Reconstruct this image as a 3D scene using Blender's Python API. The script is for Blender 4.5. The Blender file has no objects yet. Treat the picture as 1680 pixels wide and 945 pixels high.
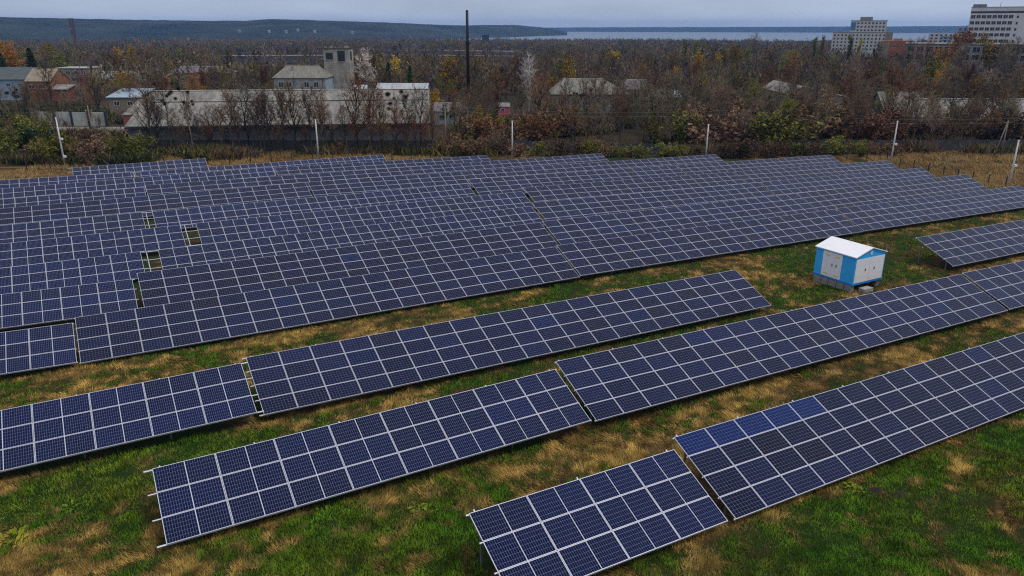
import bpy, math, random
import numpy as np
from mathutils import Matrix, Vector, Euler
R = math.radians
scene = bpy.context.scene
COL = scene.collection

# ------------------------------------------------------------------ camera
cam_d = bpy.data.cameras.new('camera'); cam = bpy.data.objects.new('camera', cam_d); COL.objects.link(cam)
cam_d.sensor_width = 36.0; cam_d.lens = 26.42; cam_d.clip_start = 0.5; cam_d.clip_end = 30000
cam.location = (0, 0, 18)
cam.rotation_euler = (Matrix.Rotation(R(90 - 19.18), 3, 'X') @ Matrix.Rotation(R(0.09), 3, 'Z')).to_euler()
scene.camera = cam
scene.render.resolution_x, scene.render.resolution_y = 1024, 576

# ------------------------------------------------------------------ light
SUN_EL, SUN_AZ = R(60), R(104)      # azimuth clockwise from +Y
world = bpy.data.worlds.new("World"); scene.world = world; world.use_nodes = True
wn, wl = world.node_tree.nodes, world.node_tree.links
wn.clear()
wo = wn.new('ShaderNodeOutputWorld'); bg = wn.new('ShaderNodeBackground'); bg.inputs['Strength'].default_value = 0.1
sky = wn.new('ShaderNodeTexSky'); sky.sky_type = 'NISHITA'; sky.sun_disc = False
sky.sun_elevation = SUN_EL; sky.sun_rotation = SUN_AZ; sky.dust_density = 3.0
tc = wn.new('ShaderNodeTexCoord'); sep = wn.new('ShaderNodeSeparateXYZ'); wl.new(tc.outputs['Generated'], sep.inputs[0])
ramp = wn.new('ShaderNodeValToRGB')
cr = ramp.color_ramp
cr.elements[0].position = 0.0; cr.elements[0].color = (0.47, 0.54, 0.68, 1)
cr.elements[1].position = 1.0; cr.elements[1].color = (1.02, 1.03, 1.08, 1)
for p_, c_ in ((0.035, (0.43, 0.50, 0.63, 1)), (0.12, (0.26, 0.32, 0.44, 1)), (0.45, (0.46, 0.50, 0.58, 1))):
    e = cr.elements.new(p_); e.color = c_
wl.new(sep.outputs['Z'], ramp.inputs[0])
mp = wn.new('ShaderNodeMapping'); mp.inputs['Scale'].default_value = (2.2, 2.2, 14)
wl.new(tc.outputs['Generated'], mp.inputs[0])
nz = wn.new('ShaderNodeTexNoise'); nz.inputs['Scale'].default_value = 1.6; nz.inputs['Detail'].default_value = 5
wl.new(mp.outputs[0], nz.inputs['Vector'])
nr = wn.new('ShaderNodeMapRange'); nr.inputs[1].default_value = 0.3; nr.inputs[2].default_value = 0.7
nr.inputs[3].default_value = 8.0; nr.inputs[4].default_value = 11.6
wl.new(nz.outputs['Fac'], nr.inputs[0])
mul = wn.new('ShaderNodeVectorMath'); mul.operation = 'SCALE'
wl.new(ramp.outputs[0], mul.inputs[0]); wl.new(nr.outputs[0], mul.inputs['Scale'])
mix = wn.new('ShaderNodeMix'); mix.data_type = 'RGBA'; mix.inputs[0].default_value = 0.88
wl.new(sky.outputs[0], mix.inputs[6]); wl.new(mul.outputs[0], mix.inputs[7])
wl.new(mix.outputs[2], bg.inputs['Color']); wl.new(bg.outputs[0], wo.inputs['Surface'])

sun_d = bpy.data.lights.new('sun', 'SUN'); sun = bpy.data.objects.new('sun', sun_d); COL.objects.link(sun)
sun_d.energy = 1.3; sun_d.angle = R(14); sun_d.color = (1.0, 0.93, 0.82)
sdir = Vector((math.sin(SUN_AZ)*math.cos(SUN_EL), math.cos(SUN_AZ)*math.cos(SUN_EL), math.sin(SUN_EL)))
sun.rotation_euler = (-sdir).to_track_quat('-Z', 'Y').to_euler()

vs = scene.view_settings
vs.view_transform = 'Standard'; vs.look = 'None'; vs.exposure = 0.15; vs.gamma = 1.0
cy = scene.cycles
cy.max_bounces = 4; cy.diffuse_bounces = 2; cy.glossy_bounces = 2; cy.transmission_bounces = 2
cy.volume_bounces = 0; cy.transparent_max_bounces = 4; cy.use_denoising = False; cy.filter_width = 1.2; cy.use_adaptive_sampling = False
cy.caustics_reflective = False; cy.caustics_refractive = False

# ------------------------------------------------------------------ helpers
def mat(name, col, rough=0.85, metal=0.0, var=0.0, scale=4.0, spec=0.3, col2=None, stretch=(1, 1, 1), coord='Object', bump=0.0):
    m = bpy.data.materials.new(name); m.use_nodes = True
    n, l = m.node_tree.nodes, m.node_tree.links
    b = n['Principled BSDF']
    b.inputs['Roughness'].default_value = rough; b.inputs['Metallic'].default_value = metal
    b.inputs['Specular IOR Level'].default_value = spec
    b.inputs['Base Color'].default_value = (*col, 1)
    if var or col2:
        t = n.new('ShaderNodeTexCoord'); mpp = n.new('ShaderNodeMapping'); mpp.inputs['Scale'].default_value = stretch
        l.new(t.outputs[coord], mpp.inputs[0])
        z = n.new('ShaderNodeTexNoise'); z.inputs['Scale'].default_value = scale; z.inputs['Detail'].default_value = 6
        z.inputs['Roughness'].default_value = 0.65
        l.new(mpp.outputs[0], z.inputs['Vector'])
        rr = n.new('ShaderNodeValToRGB'); rr.color_ramp.elements[0].position = 0.32; rr.color_ramp.elements[1].position = 0.68
        c2 = col2 if col2 else tuple(min(1, c*(1+var)) for c in col)
        c1 = col if col2 else tuple(c*(1-var) for c in col)
        rr.color_ramp.elements[0].color = (*c1, 1); rr.color_ramp.elements[1].color = (*c2, 1)
        l.new(z.outputs['Fac'], rr.inputs[0]); l.new(rr.outputs[0], b.inputs['Base Color'])
        if bump:
            bp = n.new('ShaderNodeBump'); bp.inputs['Strength'].default_value = bump; bp.inputs['Distance'].default_value = 0.1
            l.new(z.outputs['Fac'], bp.inputs['Height']); l.new(bp.outputs[0], b.inputs['Normal'])
    return m

class MB:
    """collects faces for one mesh"""
    def __init__(s): s.v = []; s.f = []; s.mi = []
    def quad(s, pts, mi=0):
        k = len(s.v); s.v += [tuple(p) for p in pts]; s.f.append(tuple(range(k, k+len(pts)))); s.mi.append(mi)
    def box(s, c, d, rz=0.0, mi=0, M=None):
        hx, hy, hz = d[0]/2, d[1]/2, d[2]/2
        cs, sn = math.cos(rz), math.sin(rz)
        k = len(s.v)
        for dx, dy, dz in ((-1,-1,-1),(1,-1,-1),(1,1,-1),(-1,1,-1),(-1,-1,1),(1,-1,1),(1,1,1),(-1,1,1)):
            x, y, z = dx*hx, dy*hy, dz*hz
            p = Vector((c[0]+x*cs-y*sn, c[1]+x*sn+y*cs, c[2]+z))
            if M is not None: p = M @ p
            s.v.append(tuple(p))
        for q in ((0,3,2,1),(4,5,6,7),(0,1,5,4),(1,2,6,5),(2,3,7,6),(3,0,4,7)):
            s.f.append(tuple(k+i for i in q)); s.mi.append(mi)
    def tube(s, pts, rad, n=5, mi=0, cap=True):
        k = len(s.v); pts = [Vector(p) for p in pts]
        for i, p in enumerate(pts):
            d = (pts[min(i+1, len(pts)-1)] - pts[max(i-1, 0)])
            d = d.normalized() if d.length > 1e-9 else Vector((0, 0, 1))
            u = d.orthogonal().normalized() if i == 0 else (u - d*u.dot(d)).normalized()
            w = d.cross(u); r = rad[i] if isinstance(rad, (list, tuple)) else rad
            for j in range(n):
                a = 2*math.pi*j/n; s.v.append(tuple(p + u*(r*math.cos(a)) + w*(r*math.sin(a))))
        for i in range(len(pts)-1):
            for j in range(n):
                s.f.append((k+i*n+j, k+i*n+(j+1) % n, k+(i+1)*n+(j+1) % n, k+(i+1)*n+j)); s.mi.append(mi)
        if cap:
            s.f.append(tuple(k+j for j in range(n))[::-1]); s.mi.append(mi)
            e = k+(len(pts)-1)*n; s.f.append(tuple(e+j for j in range(n))); s.mi.append(mi)
    def mesh(s, name, mats, smooth=False):
        me = bpy.data.meshes.new(name); me.from_pydata(s.v, [], s.f)
        for m in (mats if isinstance(mats, (list, tuple)) else [mats]): me.materials.append(m)
        if any(s.mi): me.polygons.foreach_set('material_index', s.mi)
        if smooth: me.polygons.foreach_set('use_smooth', [True]*len(s.f))
        me.update(); return me
    def build(s, name, mats, parent=None, loc=(0, 0, 0), rz=0.0, smooth=False):
        return link(name, s.mesh(name, mats, smooth), parent, loc, rz)

def link(name, me, parent=None, loc=(0, 0, 0), rz=0.0, matrix=None, scale=None):
    o = bpy.data.objects.new(name, me); COL.objects.link(o)
    if parent is not None: o.parent = parent
    if matrix is not None: o.matrix_local = matrix
    else:
        o.location = loc; o.rotation_euler = (0, 0, rz)
        if scale is not None: o.scale = (scale,)*3 if not isinstance(scale, tuple) else scale
    return o
def empty(name, loc, rz=0.0, scale=1.0):
    o = bpy.data.objects.new(name, None); COL.objects.link(o); o.empty_display_size = 0.3
    o.location = loc; o.rotation_euler = (0, 0, rz); o.scale = (scale,)*3
    return o
def tag(o, label, cat, group=None):
    o['label'] = label; o['category'] = cat
    if group: o['group'] = group
    return o
def kind(o, k): o['kind'] = k; return o
ORD = ['first','second','third','fourth','fifth','sixth','seventh','eighth','ninth','tenth','eleventh','twelfth','thirteenth','fourteenth','fifteenth','sixteenth','seventeenth','eighteenth','nineteenth']
TENS = {2:'twent',3:'thirt',4:'fort',5:'fift',6:'sixt'}
def ordinal(i):
    if i < 19: return ORD[i]
    t, u = divmod(i+1, 10)
    return TENS[t]+'ieth' if u == 0 else TENS[t]+'y-'+ORD[u-1]

def tri_mesh(name, V, C, mats, smooth=False):
    """triangle soup from an (n,3,3) array, with one colour per triangle"""
    n = len(V); me = bpy.data.meshes.new(name)
    me.vertices.add(n*3); me.vertices.foreach_set('co', np.ascontiguousarray(V, dtype=np.float32).ravel())
    me.loops.add(n*3); me.loops.foreach_set('vertex_index', np.arange(n*3, dtype=np.int32))
    me.polygons.add(n); me.polygons.foreach_set('loop_start', np.arange(0, n*3, 3, dtype=np.int32))
    me.polygons.foreach_set('loop_total', np.full(n, 3, np.int32))
    if C is not None:
        at = me.attributes.new('tint', 'FLOAT_COLOR', 'POINT')
        c4 = np.ones((n*3, 4), np.float32); c4[:, :3] = np.repeat(C, 3, axis=0); at.data.foreach_set('color', c4.ravel())
    for m in (mats if isinstance(mats, (list, tuple)) else [mats]): me.materials.append(m)
    me.update(); me.validate(); return me
def attr_mat(name, attr='tint', rough=0.9, spec=0.15, transl=0.0):
    m = bpy.data.materials.new(name); m.use_nodes = True
    n, l = m.node_tree.nodes, m.node_tree.links
    b = n['Principled BSDF']; b.inputs['Roughness'].default_value = rough; b.inputs['Specular IOR Level'].default_value = spec
    a = n.new('ShaderNodeAttribute'); a.attribute_name = attr
    l.new(a.outputs['Color'], b.inputs['Base Color'])
    return m
def objcol_mat(name, rough=0.9, spec=0.15, var=0.35, scale=3.0):
    """colour of the individual object, broken up by a noise in its own space"""
    m = bpy.data.materials.new(name); m.use_nodes = True
    n, l = m.node_tree.nodes, m.node_tree.links
    b = n['Principled BSDF']; b.inputs['Roughness'].default_value = rough; b.inputs['Specular IOR Level'].default_value = spec
    oi = n.new('ShaderNodeObjectInfo'); t = n.new('ShaderNodeTexCoord')
    z = n.new('ShaderNodeTexNoise'); z.inputs['Scale'].default_value = scale; z.inputs['Detail'].default_value = 4
    l.new(t.outputs['Object'], z.inputs['Vector'])
    mr = n.new('ShaderNodeMapRange'); mr.inputs[1].default_value = 0.3; mr.inputs[2].default_value = 0.7
    mr.inputs[3].default_value = 1-var; mr.inputs[4].default_value = 1+var
    l.new(z.outputs['Fac'], mr.inputs[0])
    v = n.new('ShaderNodeVectorMath'); v.operation = 'SCALE'
    l.new(oi.outputs['Color'], v.inputs[0]); l.new(mr.outputs[0], v.inputs['Scale']); l.new(v.outputs[0], b.inputs['Base Color'])
    return m
def vnoise(x, y, s, seed=0):
    """smooth value noise on arrays, 0..1"""
    x = np.asarray(x)/s; y = np.asarray(y)/s
    i = np.floor(x).astype(np.int64); j = np.floor(y).astype(np.int64); u = x-i; v = y-j
    u = u*u*(3-2*u); v = v*v*(3-2*v)
    def h(a, b):
        k = (a*374761393 + b*668265263 + seed*1274126177) & 0x7fffffff
        k = ((k ^ (k >> 13)) * 1103515245) & 0x7fffffff
        return ((k ^ (k >> 16)) & 0xffff)/65535.0
    return (h(i, j)*(1-u)+h(i+1, j)*u)*(1-v) + (h(i, j+1)*(1-u)+h(i+1, j+1)*u)*v

# ------------------------------------------------------------------ terrain
_AX, _AY = 0.87096, 0.49136          # row direction of the solar field
_CO = [1.5543, -2.4741, -6.1211, -0.4131, 3.8642, 2.4189, -1.2275, -2.3144, -0.8432]
def terrain(x, y):
    """ground height: field surface from a cubic fit, then a gentle fall towards the lake"""
    x = np.asarray(x, float); y = np.asarray(y, float)
    a = x * _AX + y * _AY; p = -x * _AY + y * _AX
    ac = np.clip(a, -14, 115) / 100; pc = np.clip(p, 8, 132) / 100
    f = (_CO[0] + _CO[1]*ac + _CO[2]*pc + _CO[3]*ac*ac + _CO[4]*ac*pc + _CO[5]*pc*pc
         + _CO[6]*ac*ac*pc + _CO[7]*ac*pc*pc + _CO[8]*pc**3)
    flat = np.interp(x, [-90, -20, 40, 95], [-5.0, -5.9, -6.2, -5.7])
    o = np.maximum(np.maximum(p - 128, a - 112), 0) / 18
    o = np.clip(o, 0, 1); o = o*o*(3-2*o)
    z = f*(1-o) + flat*o
    r = np.hypot(x, y)
    z = z + np.interp(r, [0, 165, 400, 1000, 1800, 2400, 3000, 30000], [0, 0, -2.2, -8, -16, -22, -27, -27])
    # low rise carrying the tower blocks on the right
    z = z + 5.0*np.exp(-((x-260)/130)**2 - ((y-430)/120)**2)
    return z

def ap(x, y): return x*_AX + y*_AY, -x*_AY + y*_AX
def gz(x, y): return float(terrain(x, y))
def straw(x, y):
    """how dry the grass is at a spot, 0 green .. 1 straw"""
    a, p = ap(x, y)
    s = 0.485 + 0.55*(vnoise(x, y, 3.8, 1)-0.5) + 0.65*(vnoise(x*.6+y*.8, (y*.6-x*.8)*2.0, 1.3, 2)-0.5) + 0.8*(vnoise(x, y, 0.5, 4)-0.5) + 0.35*(vnoise(x, y, 9, 3)-0.5)
    s = s + np.where(p < 16.5, np.where(a > 19, -0.16, -0.20), 0)
    s = s + np.where((p >= 16.5) & (p < 25.4), np.where(a > 13, 0.22, -0.17), 0)
    s = s + np.where((p >= 25.4) & (p < 34.2), 0.04, 0) + np.where((p >= 34.2) & (p < 47), np.where(a < 22, 0.12, -0.02), 0)
    s = s + np.where(p > 125, 0.3, 0) + np.where(a > 112, 0.35, 0)
    s = s - 0.38*np.exp(-((x+12)/7)**2-((y-28)/4.5)**2) - 0.3*np.exp(-((x+1)/5)**2-((y-23)/3.0)**2)
    return np.clip(s, 0, 1)
# ground sheet: fine under the solar field, stretching out to beyond the lake
def stretch(lo, hi, step, end, k=1.22):
    v = list(np.arange(lo, hi, step)); d = step; x = v[-1]
    while x < end:
        d *= k; x += d; v.append(min(x, end))
    return v
gx = stretch(0, 96, 0.6, 9600); gxm = [-q for q in stretch(0.6, 34, 0.6, 9600)]
gxs = np.array(sorted(gxm)+gx); gys = np.array([-300, -120, -50, -20, -5, 3, 8, 12] + stretch(15, 130, 0.6, 9600))
GX, GY = np.meshgrid(gxs, gys); GZ = terrain(GX, GY)
near = (GX > -34) & (GX < 96) & (GY > 14) & (GY < 130)
GZ = GZ + np.where(near, 0.05*(vnoise(GX, GY, 0.8, 7)-0.5) + 0.08*(vnoise(GX, GY, 2.3, 8)-0.5), 0)
me = bpy.data.meshes.new('ground')
nx, ny = len(gxs), len(gys)
idx = np.arange(nx*ny).reshape(ny, nx)
faces = np.stack([idx[:-1, :-1], idx[:-1, 1:], idx[1:, 1:], idx[1:, :-1]], -1).reshape(-1, 4)
me.vertices.add(nx*ny); me.vertices.foreach_set('co', np.stack([GX, GY, GZ], -1).astype(np.float32).ravel())
me.loops.add(len(faces)*4); me.loops.foreach_set('vertex_index', faces.astype(np.int32).ravel())
me.polygons.add(len(faces)); me.polygons.foreach_set('loop_start', np.arange(0, len(faces)*4, 4, dtype=np.int32))
me.polygons.foreach_set('loop_total', np.full(len(faces), 4, np.int32))
me.polygons.foreach_set('use_smooth', np.ones(len(faces), bool))
at = me.attributes.new('dry', 'FLOAT', 'POINT'); at.data.foreach_set('value', straw(GX, GY).astype(np.float32).ravel())
me.update()
gm = bpy.data.materials.new('meadow'); gm.use_nodes = True
n, l = gm.node_tree.nodes, gm.node_tree.links
b = n['Principled BSDF']; b.inputs['Roughness'].default_value = 0.95; b.inputs['Specular IOR Level'].default_value = 0.1
a_ = n.new('ShaderNodeAttribute'); a_.attribute_name = 'dry'
t = n.new('ShaderNodeTexCoord')
z1 = n.new('ShaderNodeTexNoise'); z1.inputs['Scale'].default_value = 3.0; z1.inputs['Detail'].default_value = 8; z1.inputs['Roughness'].default_value = 0.75
z2 = n.new('ShaderNodeTexNoise'); z2.inputs['Scale'].default_value = 0.02; z2.inputs['Detail'].default_value = 6
l.new(t.outputs['Object'], z1.inputs['Vector']); l.new(t.outputs['Object'], z2.inputs['Vector'])
sub = n.new('ShaderNodeMath'); sub.operation = 'MULTIPLY_ADD'; sub.inputs[1].default_value = 1.1; sub.inputs[2].default_value = -0.55
l.new(z1.outputs['Fac'], sub.inputs[0])
add = n.new('ShaderNodeMath'); add.operation = 'ADD'; l.new(a_.outputs['Fac'], add.inputs[0]); l.new(sub.outputs[0], add.inputs[1])
rp = n.new('ShaderNodeValToRGB'); e = rp.color_ramp.elements
e[0].position = 0.15; e[0].color = (0.012, 0.030, 0.004, 1); e[1].position = 0.95; e[1].color = (0.15, 0.09, 0.03, 1)
for p_, c_ in ((0.42, (0.022, 0.030, 0.007, 1)), (0.6, (0.040, 0.026, 0.011, 1)), (0.78, (0.085, 0.05, 0.018, 1))):
    q = e.new(p_); q.color = c_
l.new(add.outputs[0], rp.inputs[0])
far = n.new('ShaderNodeValToRGB'); e = far.color_ramp.elements
e[0].position = 0.35; e[0].color = (0.026, 0.021, 0.014, 1); e[1].position = 0.7; e[1].color = (0.075, 0.055, 0.032, 1)
l.new(z2.outputs['Fac'], far.inputs[0])
ge = n.new('ShaderNodeSeparateXYZ'); l.new(t.outputs['Object'], ge.inputs[0])
fr = n.new('ShaderNodeMapRange'); fr.inputs[1].default_value = 150; fr.inputs[2].default_value = 180
l.new(ge.outputs['Y'], fr.inputs[0])
mx = n.new('ShaderNodeMix'); mx.data_type = 'RGBA'
l.new(fr.outputs[0], mx.inputs[0]); l.new(rp.outputs[0], mx.inputs[6]); l.new(far.outputs[0], mx.inputs[7])
l.new(mx.outputs[2], b.inputs['Base Color'])
bp = n.new('ShaderNodeBump'); bp.inputs['Strength'].default_value = 0.8; bp.inputs['Distance'].default_value = 0.15
l.new(z1.outputs['Fac'], bp.inputs['Height']); l.new(bp.outputs[0], b.inputs['Normal'])
me.materials.append(gm)
kind(link('ground', me), 'structure')

# lake
lm = mat('lake water', (0.11, 0.14, 0.17), rough=0.25, spec=0.5, var=0.15, scale=0.004, stretch=(1, 6, 1))
m = MB(); m.quad([(-2600, 2150, 0), (9500, 2150, 0), (9500, 9500, 0), (-2600, 9500, 0)])
kind(m.build('lake', lm, loc=(0, 0, -27)), 'structure')

# hills behind the wood, running out to a headland in the lake
def polar_ridge(name, prof, material, zb, back=1.0):
    v = []; f = []
    T = [0, .12, .3, .5, .7, .85, 1.0, 1.25, 1.6]; H = [0, .10, .34, .58, .80, .94, 1.0, .9, .5]
    xs = np.linspace(prof[0][0], prof[-1][0], 160)
    P = np.array(prof, float)
    for i, xi in enumerate(xs):
        yr = np.interp(xi, P[:, 0], P[:, 1]); r0 = np.interp(xi, P[:, 0], P[:, 2]); rr = np.interp(xi, P[:, 0], P[:, 3])
        az = math.atan((xi-840)/1233*0.945)
        zr = 18 + (43.4-yr)/1233*.892*rr*math.cos(az)
        for j, (tt, hh) in enumerate(zip(T, H)):
            r = r0 + (rr-r0)*tt
            nzv = (vnoise(np.array([xi*2.0]), np.array([j*37.0]), 30, 5)[0]-0.5)*5.0 if 0 < j else 0
            z = zb + (zr-zb)*hh + nzv*(1 if j not in (6,) else .6)*min(1, (zr-zb)/40)
            v.append((r*math.sin(az), r*math.cos(az), z))
    nT = len(T)
    for i in range(len(xs)-1):
        for j in range(nT-1):
            f.append((i*nT+j, (i+1)*nT+j, (i+1)*nT+j+1, i*nT+j+1))
    me = bpy.data.meshes.new(name); me.from_pydata(v, [], f); me.materials.append(material)
    me.polygons.foreach_set('use_smooth', [True]*len(f)); me.update()
    return kind(link(name, me), 'structure')
hm = mat('wooded hills', (0.006, 0.014, 0.014), col2=(0.045, 0.052, 0.045), scale=0.004, rough=1.0, spec=0.0, stretch=(1, 1.0, 6))
polar_ridge('hills', [(-500, 28, 2450, 3300), (0, 29, 2450, 3300), (100, 31, 2450, 3300), (200, 33, 2450, 3350), (330, 34.5, 2450, 3400), (400, 34.5, 2450, 3350), (440, 32, 2450, 3300), (500, 33, 2450, 3300), (600, 36, 2500, 3400),
    (660, 38, 2700, 3600), (740, 41.5, 3000, 3900), (800, 41, 3300, 4100), (840, 40.5, 3500, 4300), (880, 43.5, 3900, 4500), (910, 47.5, 4150, 4600), (930, 52, 4300, 4650)], hm, -29)
fm = mat('far shore', (0.006, 0.014, 0.014), col2=(0.03, 0.035, 0.03), scale=0.003, rough=1.0, spec=0.0)
polar_ridge('far_hills', [(840, 45.5, 7400, 8400), (950, 44.5, 7400, 8400), (1200, 43.5, 7300, 8400), (1400, 42.3, 7300, 8400), (1600, 41.2, 7200, 8400), (2100, 41, 7200, 8400)], fm, -28)

# ploughed fields and a pale track in the plain beyond the houses
pm = mat('ploughed earth', (0.022, 0.018, 0.022), var=0.3, scale=0.3, rough=1.0, spec=0.05)
def sheet(name, pts, material, lift, res=10):
    v = []; f = []
    (x0, y0), (x1, y1), (x2, y2), (x3, y3) = pts
    for j in range(res+1):
        for i in range(res+1):
            u, w = i/res, j/res
            x = (x0*(1-u)+x1*u)*(1-w)+(x3*(1-u)+x2*u)*w; y = (y0*(1-u)+y1*u)*(1-w)+(y3*(1-u)+y2*u)*w
            v.append((x, y, gz(x, y)+lift))
    for j in range(res):
        for i in range(res):
            k = j*(res+1)+i; f.append((k, k+1, k+res+2, k+res+1))
    me = bpy.data.meshes.new(name); me.from_pydata(v, [], f); me.materials.append(material); me.update()
    return kind(link(name, me), 'structure')
sheet('ploughed_field', [(-223, 600), (-140, 600), (-194, 830), (-308, 830)], pm, 0.35)
sheet('ploughed_field', [(-148, 775), (6, 775), (9, 1090), (-208, 1090)], pm, 0.35)
tm = mat('pale track', (0.36, 0.29, 0.21), var=0.2, scale=0.2)
sheet('track', [(-308, 832), (-194, 832), (-196, 850), (-312, 850)], tm, 0.4)
sheet('track', [(-160, 840), (6, 840), (6, 856), (-163, 856)], tm, 0.55)
sheet('track', [(-100, 1095), (9, 1095), (9, 1130), (-104, 1130)], tm, 0.4)

# ------------------------------------------------------------------ air
hz = bpy.data.materials.new('haze'); hz.use_nodes = True
n, l = hz.node_tree.nodes, hz.node_tree.links
n.remove(n['Principled BSDF']); pv = n.new('ShaderNodeVolumePrincipled')
pv.inputs['Color'].default_value = (0.28, 0.52, 1.0, 1); pv.inputs['Density'].default_value = 0.00009
l.new(pv.outputs[0], n['Material Output'].inputs['Volume'])
m = MB(); m.box((0, 4700, 16), (19800, 10400, 134))
kind(m.build('haze', hz), 'stuff')

# ------------------------------------------------------------------ solar field
alu = mat('aluminium rail', (0.56, 0.58, 0.65), rough=0.45, metal=0.35, var=0.08, scale=3, spec=0.5)
galv = mat('galvanised post', (0.25, 0.26, 0.28), rough=0.5, metal=0.5, var=0.15, scale=2)
def cell_mat(name, pxx, pyy, ox, mid, line, linecol):
    m = bpy.data.materials.new(name); m.use_nodes = True
    n, l = m.node_tree.nodes, m.node_tree.links
    b = n['Principled BSDF']; b.inputs['Roughness'].default_value = 0.14; b.inputs['IOR'].default_value = 1.5
    b.inputs['Specular IOR Level'].default_value = 0.09
    t = n.new('ShaderNodeTexCoord'); s = n.new('ShaderNodeSeparateXYZ'); l.new(t.outputs['Object'], s.inputs[0])
    def M(op, a, bb=None):
        q = n.new('ShaderNodeMath'); q.operation = op
        for i, w in enumerate((a, bb)):
            if w is None: continue
            if isinstance(w, (int, float)): q.inputs[i].default_value = w
            else: l.new(w, q.inputs[i])
        return q.outputs[0]
    ax = M('ABSOLUTE', s.outputs['X'])
    def lines(c, pitch, off, w):
        u = M('FRACT', M('DIVIDE', M('SUBTRACT', c, off - 50*pitch), pitch))
        return M('GREATER_THAN', M('ABSOLUTE', M('SUBTRACT', u, 0.5)), 0.5 - w/2/pitch)
    lx = lines(ax, pxx, ox, line); ly = lines(s.outputs['Y'], pyy, 0.0, line)
    g = M('MAXIMUM', lx, ly)
    oi = n.new('ShaderNodeObjectInfo')
    z = n.new('ShaderNodeTexNoise'); z.inputs['Scale'].default_value = 5; l.new(t.outputs['Object'], z.inputs['Vector'])
    mr = n.new('ShaderNodeMapRange'); mr.inputs[3].default_value = 0.8; mr.inputs[4].default_value = 1.2; l.new(z.outputs['Fac'], mr.inputs[0])
    vv = n.new('ShaderNodeVectorMath'); vv.operation = 'SCALE'; l.new(oi.outputs['Color'], vv.inputs[0]); l.new(mr.outputs[0], vv.inputs['Scale'])
    m1 = n.new('ShaderNodeMix'); m1.data_type = 'RGBA'; l.new(g, m1.inputs[0]); l.new(vv.outputs[0], m1.inputs[6]); m1.inputs[7].default_value = (*linecol, 1)
    out = m1.outputs[2]
    if mid:
        m2 = n.new('ShaderNodeMix'); m2.data_type = 'RGBA'; l.new(M('LESS_THAN', ax, mid/2), m2.inputs[0]); l.new(out, m2.inputs[6]); m2.inputs[7].default_value = (0.5, 0.52, 0.57, 1); out = m2.outputs[2]
    l.new(out, b.inputs['Base Color'])
    return m
cellA = cell_mat('half cut cells', 0.0905, 0.1815, 0.016, 0.028, 0.0045, (0.24, 0.29, 0.42))
cellB = cell_mat('square cells', 0.1575, 0.1575, 0.0, 0, 0.0045, (0.24, 0.26, 0.36))
def module_mesh(name, w, h, fr, cm):
    m = MB(); d = 0.038
    m.box((0, h/2-fr/2, -d/2), (w, fr, d)); m.box((0, -h/2+fr/2, -d/2), (w, fr, d))
    m.box((-w/2+fr/2, 0, -d/2), (fr, h-2*fr, d)); m.box((w/2-fr/2, 0, -d/2), (fr, h-2*fr, d))
    m.quad([(-w/2+fr, -h/2+fr, -0.004), (w/2-fr, -h/2+fr, -0.004), (w/2-fr, h/2-fr, -0.004), (-w/2+fr, h/2-fr, -0.004)], 1)
    m.quad([(-w/2+fr, -h/2+fr, -0.03), (-w/2+fr, h/2-fr, -0.03), (w/2-fr, h/2-fr, -0.03), (w/2-fr, -h/2+fr, -0.03)], 0)
    return m.mesh(name, [alu, cm])
LA, LB, TILT = 3.46, 4.03, R(23.0)
modA = module_mesh('solar module', 2.268, 1.134, 0.020, cellA)
modB = module_mesh('solar module', 1.636, 0.992, 0.017, cellB)
ROWP = [16.5, 25.45, 34.2, 47.05, 56.05, 65.05, 74.05, 83.05, 92.05, 101.05, 110.05, 119.05, 128.05]
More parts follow.
